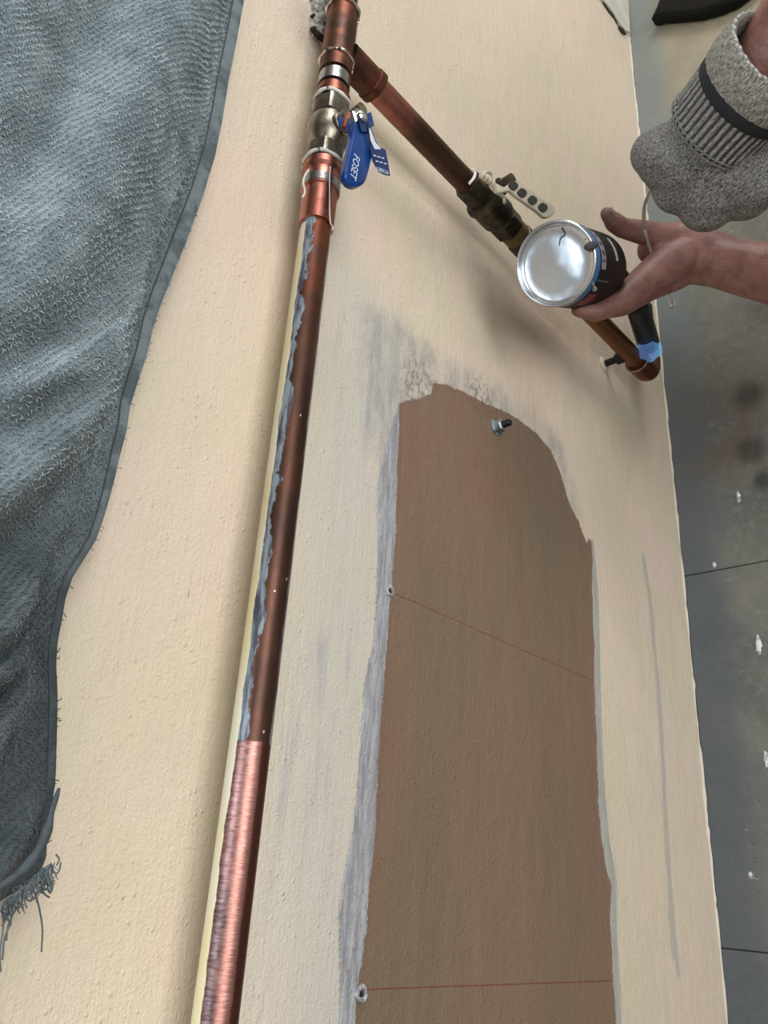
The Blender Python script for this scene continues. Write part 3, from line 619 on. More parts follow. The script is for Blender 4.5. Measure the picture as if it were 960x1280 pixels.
for (px, py, r, lb) in ((486,739,.0058,'grey wall plug at the start of the upper, slanting red line'), (450,1242,.0066,'grey wall plug at the start of the lower, level red line')):
    c = PW(px, py, .001); wp = empty('wall_plug'); tag(wp, lb, 'plug', 'wall plugs along the brown field')
    q = MB(); q.lathe(c, OUT, [(-.002,r*1.05),(.0022,r*1.05),(.0032,r*.9),(.0030,r*.60),(.0012,r*.5)], 24, fn=lambda g,t,rr: rr*(1+.07*math.sin(3*g+1)+.05*math.sin(7*g))); q.build('collar', PLG, wp)
    q = MB(); q.lathe(c, OUT, [(.0005,r*.5),(.0016,r*.45),(.0014,0)], 10, fn=lambda g,t,rr: rr*(1+.25*math.sin(3*g))); q.build('plug_core', HOLE, wp)

# ------------------------------------------------------------------ towel
EDGE = [(340,-190),(322,-90),(308,0),(300,45),(290,95),(282,145),(273,190),(258,240),(240,290),(224,330),(207,372),(196,405),(188,440),(178,470),(167,505),(163,535),(155,565),(147,600),
        (136,640),(125,672),(110,696),(96,718),(87,745),(82,775),(77,800),(75,830),(77,870),(76,920),(75,960),(73,1000),(71,1040),(70,1075)]
YT = -.042
ew = [(PW(a, b, YT).x, PW(a, b, YT).z) for a, b in EDGE]; ew.sort(); ex = np.array([p[0] for p in ew]); ez = np.array([p[1] for p in ew])
CORN = [(70,1075),(62,1096),(45,1112),(22,1122),(2,1134),(-25,1150),(-70,1180),(-200,1260)]
cw = [(PW(a, b, YT).x, PW(a, b, YT).z) for a, b in CORN]; cz = np.array([p[1] for p in cw]); cx = np.array([p[0] for p in cw]); oo = np.argsort(cz); cz = cz[oo]; cx = cx[oo]
FOLD = [  # polyline (pixels), height, half width (m)
 ([(262,130),(246,190),(228,240),(206,290),(184,345),(160,395),(118,440),(60,482),(-20,525)], .016, .011),
 ([(272,120),(256,190),(240,240),(214,320),(190,380),(170,440),(140,500),(100,560),(40,640),(-30,700)], -.011, .013),
 ([(-20,430),(60,280),(140,130),(190,40),(220,-40)], .012, .035),
 ([(-20,490),(70,430),(140,340),(195,220),(235,110),(262,20)], -.010, .022),
 ([(-20,640),(50,570),(100,500),(140,450)], .012, .016),
 ([(-20,290),(60,120),(110,20)], -.007, .02),
 ([(-10,800),(30,750),(62,712),(92,700)], .013, .011),
 ([(-10,830),(40,770),(76,735)], -.008, .006),
 ([(-10,850),(36,805),(78,752)], .012, .010),
 ([(-10,892),(30,850),(56,812),(80,772)], -.016, .008),
 ([(-10,950),(30,880),(66,812)], .010, .012),
 ([(-10,1040),(20,960),(50,880)], -.008, .012),
 ([(5,1110),(40,1060),(66,980)], .006, .007),
 ([(-10,1040),(20,1020),(50,940),(66,880)], -.004, .008)]
FW = [([(PW(a, b, YT-.01).x, PW(a, b, YT-.01).z) for a, b in pl_], h, w) for pl_, h, w in FOLD]
def towel_y(X, Z):
    y = .038+.066*np.clip((X-.0)/.26, 0, 1)**1.3-.03*np.clip((X-.45)/.6, 0, 1)
    for pl_, h, w in FW: y = y + h*1.6*np.exp(-(seg_dist(X, Z, pl_, False)/w)**2)
    y = y + .004*fbm(X, Z, 14, 31, 2) + .0012*fbm(X, Z, 70, 35, 2)
    ed = np.interp(X, ex, ez); t = np.clip((Z-ed-.013)/.045, 0, 1); y = np.minimum(y, .046+.075*t*t*(3-2*t))*(.72+.28*t*t*(3-2*t)) + .003
    top = np.clip((Z-1.42)/.10, 0, 1); return -(y*(1-top*.93)+.004*top)
NU, NV = 420, 240
u = np.linspace(0, 1, NU); v = np.linspace(0, 1, NV)**1.3; U, V = np.meshgrid(u, v, indexing='ij')
Z0 = 1.20+V*.3; TX = np.zeros_like(U); TZ = np.zeros_like(U); XFAR = 1.35
for it in range(3):
    if it == 0: TZ = 1.0+V*.5
    xs_ = np.interp(TZ, cz, cx, right=cx[-1]); TX = xs_*(1-U)+XFAR*U; zb = np.interp(TX, ex, ez, left=ez[0]); TZ = zb*(1-V)+1.52*V
TY = towel_y(TX, TZ)
def corner_shade(m):
    """shade on the lower corner of the towel, painted in with a ragged outline"""
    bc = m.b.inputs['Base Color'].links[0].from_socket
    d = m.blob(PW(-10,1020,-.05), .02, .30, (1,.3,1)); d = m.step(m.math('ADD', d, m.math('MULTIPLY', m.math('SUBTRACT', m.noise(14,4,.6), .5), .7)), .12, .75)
    m.set('Base Color', m.mix(m.math('MULTIPLY', d, .72), bc, srgb(52,58,60)))  # shade of the hanging corner mixed into the cloth colour
m = NT('terry_cloth', .95, spec=.1); m.set('Base Color', m.mix(m.step(m.noise(25, 4, .6), .35, .65), srgb(104,116,120), srgb(136,148,152)))
m.bump(m.math('ADD', m.noise(500, 3, .7), m.vor(420)), .9, .002); m.b.inputs['Sheen Weight'].default_value = .3; SHADE_PT = PW(10,1010,-.05); corner_shade(m); TERRY = m.m
ii = np.arange(NU*NV).reshape(NU, NV); ff = np.stack([ii[:-1,:-1], ii[1:,:-1], ii[1:,1:], ii[:-1,1:]], -1).reshape(-1, 4)
P3 = np.stack([TX, TY, TZ], -1).reshape(-1, 3); P4 = P3.copy(); P4[:,1] = np.minimum(P3[:,1]+.0025, -.0008); o_ = len(P3)
rim = np.concatenate([ii[:,0], ii[-1,1:], ii[::-1,-1][1:], ii[0,::-1][1:-1]]); rf = np.stack([rim, np.roll(rim,-1), np.roll(rim,-1)+o_, rim+o_], -1)
towel = empty('hanging_towel'); tag(towel, 'worn blue-grey terry towel hanging on the wall with a frayed hem', 'towel')
mesh_obj('cloth', np.concatenate([P3, P4]), np.concatenate([ff[:, ::-1], ff+o_, rf]), TERRY, towel)
# pile of terry loops
pa, pb = PW(0,120,-.05), PW(250,28,-.05); rd = np.array([pb.x-pa.x, pb.z-pa.z]); rd /= np.linalg.norm(rd); td = np.array([-rd[1], rd[0]])
gr = np.arange(-1.2, 2.2, .0020); gt = np.arange(-1.2, 2.2, .0040); GR, GT = np.meshgrid(gr, gt, indexing='ij')
GR = GR.ravel()+RNG.uniform(-.0008,.0008,GR.size); GT = GT.ravel()+RNG.uniform(-.0007,.0007,GT.size)+.002*np.sin(GR*40)
lx = GR*rd[0]+GT*td[0]; lz = GR*rd[1]+GT*td[1]
k = (lx > -.12) & (lx < XFAR) & (lz > .9) & (lz < 1.45); lx, lz = lx[k], lz[k]
ed = np.interp(lx, ex, ez, left=9); xs_ = np.interp(lz, cz, cx, right=cx[-1]); k = (lz > ed+.0055+.0085*np.clip((lx-.18)/.3, 0, 1)) & (lx > xs_+.001); lx, lz = lx[k], lz[k]
ly = towel_y(lx, lz); e_ = .002; nxn = (towel_y(lx+e_, lz)-ly)/e_; nzn = (towel_y(lx, lz+e_)-ly)/e_
Pn = np.stack([lx, ly, lz], -1); Nn = np.stack([nxn, -np.ones_like(nxn), nzn], -1); Nn /= np.linalg.norm(Nn, axis=1, keepdims=True)
MR = np.array([[M3[i][j] for j in range(3)] for i in range(3)]); rel = (Pn-np.array(CAMP)) @ MR; ppx = 480+F*rel[:,0]/-rel[:,2]; ppy = 640-F*rel[:,1]/-rel[:,2]
k = (rel[:,2] < 0) & (ppx > -90) & (ppy > -90) & (ppy < 1300); Pn, Nn = Pn[k], Nn[k]; lx, lz = lx[k], lz[k]; NL = len(Pn)
ang = RNG.normal(0, .55, NL)+.35*fbm(lx, lz, 40, 51, 2)*2; ca, sa = np.cos(ang), np.sin(ang)
D = np.stack([td[0]*ca+rd[0]*sa, np.zeros(NL), td[1]*ca+rd[1]*sa], -1); D -= Nn*(D*Nn).sum(1, keepdims=True); D /= np.linalg.norm(D, axis=1, keepdims=True)
S = np.cross(D, Nn); ln = RNG.uniform(.0020, .0036, NL)[:,None]; ht = RNG.uniform(.0014, .0028, NL)[:,None]; bend = RNG.normal(0, .0008, NL)[:,None]; rr = .00042
SEG = 6; ring = []
for j in range(SEG):
    t = j/(SEG-1); c = Pn + D*(ln*(t-.5)) + Nn*(ht*math.sin(math.pi*min(max(t*1.05,0),1))-.0004) + S*(bend*math.sin(math.pi*t*1.5)); 
    for q in range(3):
        g = 2*math.pi*q/3; ring.append(c+Nn*(rr*math.cos(g))+S*(rr*math.sin(g)))
LV = np.stack(ring, 1); base = (np.arange(NL)*SEG*3)[:,None]; lf = []
for j in range(SEG-1):
    for q in range(3):
        q2 = (q+1) % 3; lf.append([j*3+q, j*3+q2, (j+1)*3+q2, (j+1)*3+q])
LF = (base[:,:,None]+np.array(lf)[None]).reshape(-1, 4)
m = NT('terry_loops', .9, spec=.15); m.set('Base Color', m.mix(m.step(m.noise(40, 4, .6), .35, .65), srgb(136,152,158), srgb(180,195,201))); corner_shade(m); LOOP = m.m
pile = mesh_obj('terry_pile', LV.reshape(-1, 3), LF, LOOP, towel); pile['kind'] = 'stuff'
print('loops', NL)
# stitched hem and frayed edge
m = NT('hem_cloth', .9, spec=.1); m.set('Base Color', m.mix(m.step(m.noise(40,3,.6), .4,.6), srgb(92,102,105), srgb(124,134,138))); 
m.bump(m.math('ADD', m.math('SINE', m.math('MULTIPLY', m.attr('len'), 1500)), m.noise(700,2)), .25, .0005); corner_shade(m); HEM = m.m
hx = np.linspace(ex[0]+.001, 1.3, 260); hw = .0030+.0040*np.clip((hx-.18)/.3, 0, 1); hz = np.interp(hx, ex, ez)+hw*.9; hy = towel_y(hx, hz)-.0002
HL = np.concatenate([[0], np.cumsum(np.sqrt(np.diff(hx)**2+np.diff(hy)**2+np.diff(hz)**2))])
q = MB(); q.tube([Vector(p) for p in zip(hx, hy, hz)], .005, 14, fn=lambda ph, L, r: 1/math.sqrt((math.cos(math.radians(ph))/float(np.interp(L, HL, hw)))**2+(math.sin(math.radians(ph))/.0014)**2)); q.build('hem', HEM, towel, sharp=80)
m = NT('seam_thread', .9, col=srgb(70,78,84)); SEAM = m.m
q = MB(); q.tube([Vector((a, b-.0011, c+w_*.8)) for a, b, c, w_ in zip(hx, hy, hz, hw)], .0006, 6); q.build('hem_seam', SEAM, towel)
hp = [PW(a, b, YT-.012) for a, b in ((74,985),(66,1010),(60,1035),(50,1060),(36,1080),(20,1095),(4,1106),(-20,1120))]
q = MB(); q.tube([Vector(p) for p in smoothpath([tuple(p) for p in hp], 5)], [.0008+.0022*math.sin(math.pi*min(i/35,1))+.0004*math.sin(i*.7) for i in range(36)], 12); q.build('loose_hem', HEM, towel)
q = MB(); threads = [[(44,1116),(49,1135),(53,1160),(52,1190)], [(8,1130),(14,1150),(6,1172),(3,1200)], [(14,1126),(16,1142),(10,1158),(8,1176)], [(70,1068),(74,1074),(71,1082)], [(60,1096),(66,1106),(63,1116),(58,1110)],
  [(50,1108),(56,1118),(62,1122)], [(3,1136),(4,1160),(0,1190),(1,1215)], [(30,1119),(36,1126),(45,1122)], [(64,1088),(70,1092),(74,1088),(76,1078)]]
for tpx in threads:
    q.tube([Vector(p) for p in smoothpath([tuple(PW(a, b, -.040)) for a, b in tpx], 5)], .00055, 5)
for k in range(230):
    if k < 120: i = random.uniform(0, 1); a = Vector(PW(66-60*i+random.uniform(-3,3), 1078+48*i, -.042+random.uniform(-.004,.003))); d = (PW(50,1140,-.04)-PW(52,1100,-.04)).normalized(); L = random.uniform(.004,.014)
    else:
        xx = random.uniform(ex[0], .55) if k < 200 else random.uniform(.30,.44); zz = float(np.interp(xx, ex, ez)); a = Vector((xx, float(towel_y(np.array([xx]), np.array([zz]))[0]), zz+.001)); d = Vector((random.uniform(-.6,.6), random.uniform(-.3,.3), -1)).normalized(); L = random.uniform(.0015,.0045)
    w = Vector((random.uniform(-1,1), random.uniform(-1,1), random.uniform(-1,1)))*L*.35
    q.tube([a, a+d*L*.4+w, a+d*L*.75+w*.3, a+d*L-w*.5], .00035, 4)
fr = q.build('fringe', LOOP, towel); fr['kind'] = 'stuff'

# ------------------------------------------------------------------ gas torch
torch = empty('gas_torch', (0,0,0)); tag(torch, 'blue and black gas canister torch, silver base forward, in the bare hand', 'torch')
C0, C1 = PD(695,330,1.0), PD(745,341,1.125); CA = (C1-C0).normalized(); CL = (C1-C0).length; CR = .0515
UPI = c2w(Vector((0,-1,0)))
m = NT('silver_steel', .20, 1.0, srgb(212,220,228)); m.bump(m.math('ADD', m.noise(26,2,.5), m.math('MULTIPLY', m.noise(9,2), 1.2)), .25, .004); m.b.inputs['Roughness'].default_value = .27; SIL = m.m
m = NT('blue_enamel', .3, .1, srgb(40,120,176)); BLE = m.m
m = NT('black_print', .5, spec=.25); tcz = m.sep(m.map())
bk = m.mix(m.step(m.noise(30,3), .5, .6), srgb(10,10,14), srgb(16,17,22)); m.set('Base Color', bk); BLK = m.m
q = MB(); q.lathe(C0, CA, [(.0015,CR-.004),(.0015,CR-.0035),(-.0025,CR-.0030),(-.0038,CR-.0012),(-.0030,CR+.0006),(.0000,CR+.0008),(.0015,CR-.0005)], 64, ref=UPI, cap=False); q.build('base_rim', NT('rim_steel', .25, 1.0, srgb(196,202,206)).m, torch, sharp=70)
q = MB(); q.lathe(C0, CA, [(.0015,CR-.0032),(.0045,CR-.0048),(.0062,CR-.009),(.0055,CR*.6),(.0046,CR*.3),(.0042,0)], 64, ref=UPI, cap=False); q.build('base_dish', SIL, torch, sharp=80)
q = MB(); q.lathe(C0, CA, [(.0010,CR-.0005),(.002,CR+.0003),(.014,CR+.0003),(.015,CR-.0005)], 64, ref=UPI, cap=False); q.build('blue_band', BLE, torch)
q = MB(); q.lathe(C0, CA, [(.0145,CR),(CL*.80,CR),(CL*.88,CR*.93),(CL*.95,CR*.72),(CL*.99,CR*.4),(CL*1.02,CR*.28),(CL*1.10,CR*.28)], 64, ref=UPI); can = q.build('canister', BLK, torch, sharp=50)
SD = CA.cross(UPI-CA*UPI.dot(CA)).normalized(); UU = (UPI-CA*UPI.dot(CA)).normalized()
def onc(g, t, r=CR): return C0+CA*t+UU*(math.cos(g)*r)+SD*(math.sin(g)*r)
# choose the sign so that positive g turns towards the picture's right
if (M3.col[0].dot(SD)) < 0: SD = -SD
def patch(name, g0, g1, t0, t1, mat, parent, th=.0004, k=14):
    vs = []; fs = []
    for i in range(k+1):
        g = math.radians(g0+(g1-g0)*i/k)
        vs += [onc(g,t0,CR-.0003), onc(g,t1,CR-.0003), onc(g,t1,CR+th), onc(g,t0,CR+th)]
    for i in range(k):
        for j in range(4): fs.append((4*i+j, 4*i+(j+1)%4, 4*i+4+(j+1)%4, 4*i+4+j))
    fs += [(3,2,1,0), (4*k,4*k+1,4*k+2,4*k+3)]
    q = MB(); q.add(vs, fs); return q.build(name, mat, parent)
LABM = NT('label_lilac', .5, 0, srgb(150,140,158)).m
lab = patch('label_strip', 8, 104, .020, .036, LABM, can)
for k in range(7): patch('label_print', 16+k*12.5, 20+k*12.5+(k%3)*1.5, .0235, .0325, NT('print_ink', .5, 0, srgb(70,66,84)).m if k == 0 else bpy.data.materials['print_ink'], can, .0006, 3)
patch('label_line', 118, 121, .018, .060, NT('label_grey', .5, 0, srgb(70,74,80)).m, can, .0004, 3)
patch('red_patch', 140, 166, .024, .052, NT('label_red', .45, 0, srgb(128,34,44)).m, can, .0004, 5)
patch('white_patch', 52, 88, .078, .086, NT('label_white', .45, 0, srgb(206,206,196)).m, can, .0005, 8)
q = MB(); q.tube([onc(math.radians(124), .004, CR+.0010), onc(math.radians(128), .012, CR+.0018), onc(math.radians(131), .018, CR+.0022), onc(math.radians(131), .021, CR+.001)], [.0012,.0014,.0034,.0016], 10); q.build('paint_drip', NT('drip_grey', .5, 0, srgb(160,160,156)).m, torch)
LUMP = NT('residue', .7, 0, srgb(66,62,70)).m
q = MB(); gg = math.radians(72); q.tube([onc(gg, -.003, CR-.010), onc(gg+.05, -.0045, CR-.005), onc(gg+.05, -.004, CR), onc(gg+.08, .001, CR+.002)], [.003,.006,.0055,.002], 12); q.build('residue_lump', LUMP, torch)
q = MB()
for k in range(26):
    g = math.radians(random.uniform(15, 85)); c = onc(g, -.0015-random.uniform(0,.002), CR-random.uniform(.001,.006)); r = random.uniform(.0005,.0014); q.lathe(c, -CA, [(-r,r),(0,r),(r*.8,r*.5),(r,0)], 6)
o = q.build('solder_crumbs', SOLDER, torch); o['kind'] = 'stuff'
pts = smoothpath([tuple(C0+CA*(.0045)+UU*a+SD*b) for a, b in ((.042,.008),(.034,.012),(.030,.006),(.022,.004))], 4); MB().tube(pts, .0007, 6).build('dirt_streak', LUMP, torch)
m = NT('black_tube', .45, .2, srgb(24,26,30)); m.bump(m.noise(80,2), .1, .001); TUB = m.m
tp_ = smoothpath([tuple(C0+CA*CL*1.06), tuple(PD(772,340,1.165)), tuple(PD(789,362,1.21)), tuple(PD(797,385,1.27))], 5)
MB().tube(tp_, .0095, 24).build('torch_neck', TUB, torch)
Q0, Q1 = PD(796,380,1.255), PD(811,431,1.405); TD = (Q1-Q0).normalized(); TL = (Q1-Q0).length
q = MB(); q.lathe(Q0, TD, [(0,.010),(.004,.0165),(.02,.0180),(TL-.012,.0188),(TL-.002,.0180),(TL,.0160),(TL-.004,.0140),(TL-.03,.012)], 40); q.build('burner_tube', TUB, torch, sharp=50)
m = NT('flame', .5); t = m.t
em = m.n.new('ShaderNodeEmission'); em.inputs['Strength'].default_value = 1.0
fc_ = m.ramp(m.math('ADD', m.attr('len'), m.math('MULTIPLY', m.noise(90,2), .012)), [(.0, srgb(50,90,130)), (.028, srgb(110,176,220)), (.06, srgb(96,130,190))]); m.put(em.inputs[0], fc_)
tr = m.n.new('ShaderNodeBsdfTransparent'); mx = m.n.new('ShaderNodeMixShader'); mx.inputs[0].default_value = .45
t.links.new(tr.outputs[0], mx.inputs[1]); t.links.new(em.outputs[0], mx.inputs[2]); t.links.new(mx.outputs[0], m.n['Material Output'].inputs[0])
FE = PW(809,443,-.072); fd = (FE-Q1); q = MB()
q.lathe(Q1-TD*.003, fd, [(0,.0135),(fd.length*.3,.0185),(fd.length*.6,.021),(fd.length*.85,.017),(fd.length+.004,.009),(fd.length+.010,.0)], 24, fn=lambda g,t,r: r*(1+.16*math.sin(3*g+t*90)+.08*math.sin(5*g)))
q.build('flame', m.m, torch)

# ------------------------------------------------------------------ solder wire
m = NT('solder_wire', .35, .6, srgb(214,212,208)); WIRE = m.m
wp = [(822,215,1.0),(812,240,1.03),(806,256,1.055),(805,275,1.08),(809,300,1.11),(819,325,1.135),(829,350,1.155),(835,370,1.17),(838,380,1.18),(841,384,1.18),(843,380,1.178),(842,374,1.176)]
pts = smoothpath([tuple(PD(*p)) for p in wp], 5); w = MB(); w.tube(pts, .0024, 10); w = w.build('solder_wire', WIRE); tag(w, 'thin bent solder wire held by the gloved fist, hanging over the bare hand', 'wire')

# ------------------------------------------------------------------ person
m = NT('skin', .5); m.set('Base Color', m.mix(m.step(m.noise(30,4,.6), .35,.65), srgb(140,102,92), srgb(164,122,108)))
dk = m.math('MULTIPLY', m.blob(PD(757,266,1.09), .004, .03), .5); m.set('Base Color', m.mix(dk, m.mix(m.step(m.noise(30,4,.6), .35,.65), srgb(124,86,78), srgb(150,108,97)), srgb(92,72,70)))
m.b.inputs['Subsurface Weight'].default_value = .06; m.b.inputs['Subsurface Radius'].default_value = (.01,.004,.002)
m.bump(m.math('ADD', m.noise(160,4,.6), m.math('MULTIPLY', m.vor(260), .8)), .35, .0012); SKIN = m.m
person = empty('person'); tag(person, 'person crouching by the wall, torch in the bare hand, other hand gloved in grey knit', 'person')
def chain(pts): return [(PD(*a[:3]), PD(*b[:3]), a[3], b[3]) for a, b in zip(pts, pts[1:])]
caps = []
caps += chain([(838,298,1.128,.020),(806,291,1.118,.0170),(778,285,1.105,.0135),(768,278,1.098,.0135),(758,267,1.090,.0088)])
caps += chain([(868,312,1.135,.030),(836,330,1.125,.029),(806,352,1.112,.0235),(776,377,1.088,.0168),(745,391,1.070,.0124),(722,388,1.060,.0088)])
caps += chain([(856,308,1.14,.027),(816,312,1.165,.022)])
caps += chain([(870,325,1.15,.024),(846,345,1.150,.020),(812,362,1.150,.0165),(778,384,1.135,.0130),(750,390,1.125,.0110),(732,384,1.118,.0085)])
caps += chain([(872,330,1.17,.022),(846,342,1.180,.019),(816,360,1.185,.015),(786,378,1.175,.0125),(762,380,1.168,.0100),(748,372,1.163,.008)])
caps += chain([(874,332,1.18,.020),(852,340,1.200,.016),(826,350,1.212,.0125),(802,362,1.208,.0105),(786,362,1.203,.0085),(776,354,1.2,.007)])
caps += chain([(850,300,1.135,.026),(900,322,1.125,.032)]) + chain([(850,318,1.15,.024),(824,322,1.165,.017)]) + chain([(846,330,1.15,.025),(900,330,1.13,.033)])
FA = [(880,322,1.135,.0335),(905,330,1.118,.0345),(945,338,1.10,.0385),(990,346,1.075,.043),(1060,358,1.04,.046)]
caps += chain(FA)
elb = Vector((.680,-.500,.335)); fe = PD(1060,358,1.04); sh = Vector((.690,-.735,.610))
caps += [(fe, elb, .046, .043), (elb, sh, .043, .056)]
# gloved arm: wrist inside the cuff, forearm, elbow, shoulder
gw = PD(903,153,.87); gc = PD(1002,22,.80); ge = Vector((.800,-.690,.820)); gs = Vector((1.015,-.80,.66))
caps += [(PD(880,180,.90), gw, .030, .033), (gw, gc, .034, .043), (gc, ge, .044, .044), (ge, gs, .046, .058)]
chest, belly, pelvis = Vector((.855,-.82,.56)), Vector((.855,-.95,.40)), Vector((.855,-1.03,.24)); neck = Vector((.855,-.765,.74)); head = Vector((.855,-.735,.90))
caps += [(sh, chest, .06, .11), (gs, chest, .06, .11), (chest, belly, .13, .125), (belly, pelvis, .125, .14), (chest+Vector((0,.02,.08)), neck, .07, .055), (neck, head+Vector((0,-.02,0)), .055, .075),
         (head+Vector((0,-.02,.02)), head+Vector((0,.02,.0)), .088, .080), (head+Vector((0,.02,0)), head+Vector((0,.045,-.075)), .07, .042), (head+Vector((0,.095,-.0)), head+Vector((0,.112,-.03)), .009, .013),
         (head+Vector((.088,-.01,0)), head+Vector((.092,-.015,-.03)), .014, .010), (head+Vector((-.088,-.01,0)), head+Vector((-.092,-.015,-.03)), .014, .010)]
hipl, hipr = Vector((.77,-1.03,.22)), Vector((.94,-1.03,.22)); kl, kr = Vector((.66,-.76,.43)), Vector((1.07,-.76,.43)); al, ar = Vector((.70,-1.02,.09)), Vector((1.03,-1.02,.09))
for hp_, kn, an in ((hipl,kl,al),(hipr,kr,ar)): caps += [(pelvis, hp_, .12, .10), (hp_, kn, .085, .058), (kn, an, .055, .036)]
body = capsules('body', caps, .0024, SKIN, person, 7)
nail = NT('nail', .35, 0, srgb(150,118,106)).m
def nail_at(p, q_, r, out):
    """small curved plate on the outer side of a finger tip"""
    p, q_ = Vector(p), Vector(q_); d = (q_-p).normalized(); o2 = Vector(out); o2 = (o2-d*o2.dot(d)).normalized(); s_ = d.cross(o2); vs = []; fs = []
    for i in range(5):
        for j in range(5):
            a = (j/4-.5)*1.5; c = q_+d*((i/4-.75)*r*1.2); sc = .92 if i in (0,4) else 1; vs.append(c+(o2*math.cos(a*sc)+s_*math.sin(a*sc))*r*1.0)
    for i in range(4):
        for j in range(4): fs.append((i*5+j, i*5+j+1, i*5+j+6, i*5+j+5))
    q = MB(); q.add(vs, fs); o = q.build('fingernail', nail, person); mo = o.modifiers.new('t', 'SOLIDIFY'); mo.thickness = .0008; mo.offset = 0
toc = lambda p: (CAMP-Vector(p)).normalized()
nail_at(PD(768,278,1.098), PD(759,268,1.091), .0098, c2w(Vector((.55,-.5,-.65))))
# clothes out of the frame
m = NT('dark_cotton', .9, 0, srgb(52,58,66)); m.bump(m.noise(60,4,.6), .5, .004); SHIRT = m.m
m = NT('denim', .9, 0, srgb(48,58,78)); m.bump(m.noise(60,4,.6), .5, .004); DEN = m.m
capsules('shirt', [(sh+Vector((-.002,.06,-.07)), sh, .064, .074), (gs+Vector((-.04,.02,.03)), gs, .066, .076), (sh, chest, .074, .125), (gs, chest, .074, .125), (chest, belly, .148, .142), (belly, pelvis+Vector((0,0,.04)), .142, .158)], .006, SHIRT, person, 6)
capsules('trousers', [x for hp_, kn, an in ((hipl,kl,al),(hipr,kr,ar)) for x in ((pelvis, hp_, .138, .118), (hp_, kn, .102, .074), (kn, an+Vector((0,.01,.03)), .070, .056))], .006, DEN, person, 6)
capsules('hair', [(head+Vector((0,-.035,.045)), head+Vector((0,.0,.055)), .088, .076), (head+Vector((0,-.05,.0)), head+Vector((0,-.045,.03)), .085, .085)], .005, NT('hair', .7, 0, srgb(28,24,22)).m, person, 3)
for an in (al, ar): capsules('boot', [(an+Vector((0,0,-.035)), an+Vector((0,.16,-.052)), .050, .038), (an+Vector((0,-.03,-.042)), an+Vector((0,0,.04)), .046, .050)], .005, NT('boot_leather', .6, 0, srgb(40,34,30)).m if an is al else bpy.data.materials['boot_leather'], person, 5)
# knitted glove
def knit(name, c1, c2, sc=1.0):
    m = NT(name, .92, spec=.1); a = PD(903,153,.87); b = PD(985,60,.79); d = (b-a).normalized(); q_ = d.to_track_quat('X', 'Z').inverted().to_euler()
    v = m.map(rot=q_, scale=(1,1,1)); n1 = m.noise(760, 3, .6, m.map(v, (.30,1,1))); 
    n2 = m.noise(1300, 2, .6, m.map(v, (.2,1,1)))
    m.set('Base Color', m.mix(m.step(m.math('ADD', m.math('MULTIPLY', n1, .6), m.math('MULTIPLY', n2, .4)), .38, .62), c1, c2)); m.bump(m.math('ADD', n1, n2), .9, .0016); return m.m
KN = knit('grey_marl_knit', srgb(70,70,71), srgb(172,170,167)); CUFF = knit('rib_knit', srgb(112,112,113), srgb(190,188,185))
def ribbed(mat):
    k = NT.__new__(NT); k.m = mat; k.t = mat.node_tree; k.n = k.t.nodes; k.b = k.n['Principled BSDF']
    bc = k.b.inputs['Base Color'].links[0].from_socket; s_ = k.math('SINE', k.math('MULTIPLY', k.attr('phi'), math.radians(44)))
    k.set('Base Color', k.mix(k.math('MULTIPLY', k.step(s_, .3, -.7), .8), bc, srgb(46,46,48)))  # groove shade between the ribs painted into the knit colour
ribbed(CUFF)
TERC = knit('terry_cuff', srgb(104,102,99), srgb(190,188,182)); BAND = NT('dark_band', .9, 0, srgb(34,38,44)).m
glove = empty('glove'); glove.parent = person
gcap = chain([(900,158,.885,.048),(884,178,.895,.049),(858,196,.905,.044),(835,196,.915,.036),(818,192,.925,.027)])
gcap += chain([(903,170,.885,.048),(905,205,.90,.047),(890,228,.915,.042),(884,252,.93,.034)])
gcap += chain([(915,180,.885,.047),(935,215,.90,.044),(930,235,.915,.036)]) + chain([(880,185,.90,.046),(858,222,.92,.036),(850,232,.93,.032)])
gcap += chain([(850,215,.93,.034),(834,215,.93,.026)]) + chain([(822,196,.905,.022),(832,186,.893,.0185),(838,200,.886,.0165)])
gcap += chain([(915,225,.93,.036),(884,258,.935,.029)])+chain([(960,215,.90,.036),(925,235,.92,.032)])
capsules('glove_body', gcap, .0026, KN, glove, 10)
AX2 = (PD(985,60,.79)-PD(903,153,.87)); GL = AX2.length; GD = AX2.normalized(); GB = PD(903,153,.87); CX = PD(480,640,1)-CAMP
GU = c2w(Vector((-.7,-.7,0))); 
def rib(g, t, r): return r*(1+.020*math.sin(44*g)+.012*math.sin(2*g))
q = MB(); q.lathe(GB-GD*.012, GD, [(0,.0535),(.004,.0555),(.010,.0545),(.026,.0550),(.042,.0560),(.046,.0565)], 368, ref=GU, fn=rib); q.build('rib_cuff', CUFF, glove, sharp=80)
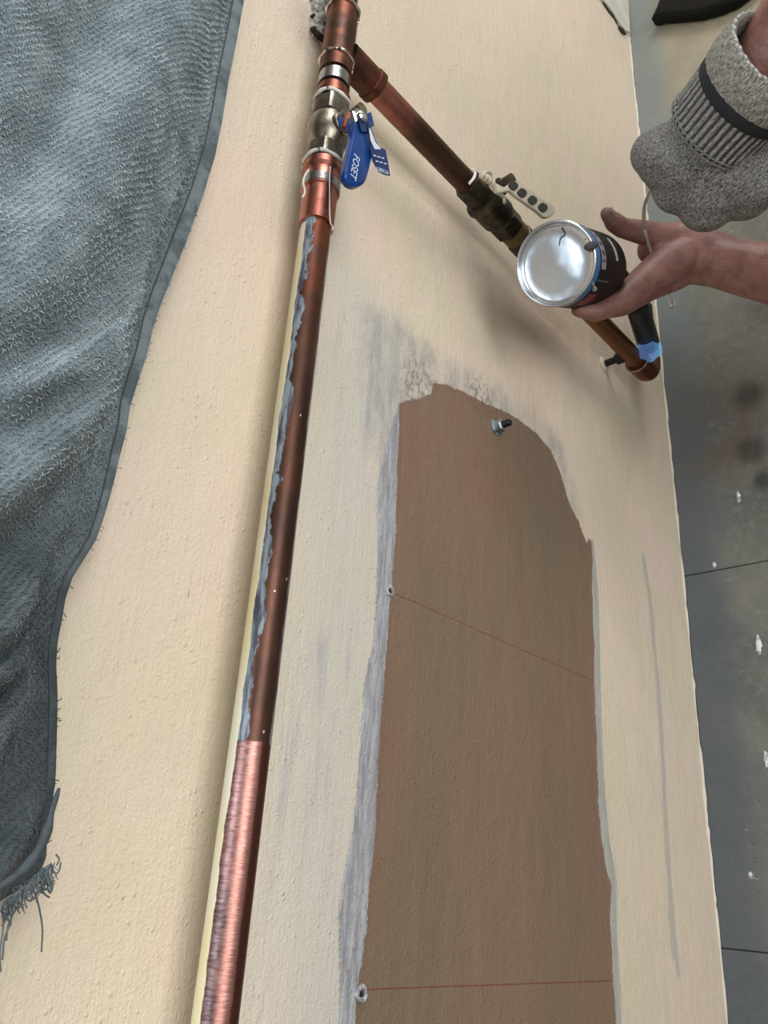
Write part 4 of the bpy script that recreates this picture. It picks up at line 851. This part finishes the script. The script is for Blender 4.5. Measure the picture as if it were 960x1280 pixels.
for dt in (-.011, -.0065):
    c = GB+GD*dt; u_ = (GU-GD*GU.dot(GD)).normalized(); w_ = GD.cross(u_); pts = [c+(u_*math.cos(2*math.pi*k/160)+w_*math.sin(2*math.pi*k/160))*(.0556+.0004*math.sin(k*2.1)) for k in range(161)]
    MB().tube(pts, .0010, 8).build('cuff_seam', CUFF, glove)
q = MB(); q.lathe(GB+GD*.032, GD, [(0,.0560),(.002,.0578),(.013,.0585),(.016,.0570)], 96, ref=GU); q.build('dark_band', BAND, glove, sharp=80)
def terry(g, t, r): return r*(1+.010*math.sin(37*g+t*900)*math.sin(t*1300+g*11)+.012*math.sin(3*g))
q = MB(); q.lathe(GB+GD*.045, GD, [(0,.0560)]+[(.0015+.0016*k, .0590+.0022*math.sin(math.pi*k/22)) for k in range(22)]+[(.038,.0585),(.0395,.056),(.039,.053),(.030,.051),(.010,.050)], 220, ref=GU, fn=terry); q.build('rolled_cuff', TERC, glove, sharp=85)
q = MB(); u_ = (GU-GD*GU.dot(GD)).normalized(); w_ = GD.cross(u_)
for k in range(64):
    g = 2*math.pi*k/64; c = GB+GD*(.0835+.0012*math.sin(k*2.7))+(u_*math.cos(g)+w_*math.sin(g))*.0572; d = (-u_*math.sin(g)+w_*math.cos(g)); q.tube([c-d*.002-GD*.002, c-d*.001+GD*.0008, c+d*.001+GD*.0008, c+d*.002-GD*.002], [.0009,.0016,.0016,.0009], 6)
q.build('edge_stitches', NT('pale_yarn', .9, 0, srgb(186,186,182)).m, glove)

# ------------------------------------------------------------------ black bag at the top edge
m = NT('black_plastic', .6, 0, srgb(6,6,6), .2); m.bump(m.noise(30,3), .3, .004); 
poly = [PF(a, b, .0005) for a, b in ((820,35),(827,20),(834,0),(845,-40),(900,-90),(985,-80),(962,-20),(943,-1),(926,12),(905,21),(880,28),(850,31),(832,32))]
q = MB(); q.prism(poly, (0,0,.035), .10); bag = q.build('black_sack', m.m, None, True, bevel=.004, sharp=60); tag(bag, 'black plastic sack on the floor at the top edge, one pointed corner showing', 'sack')
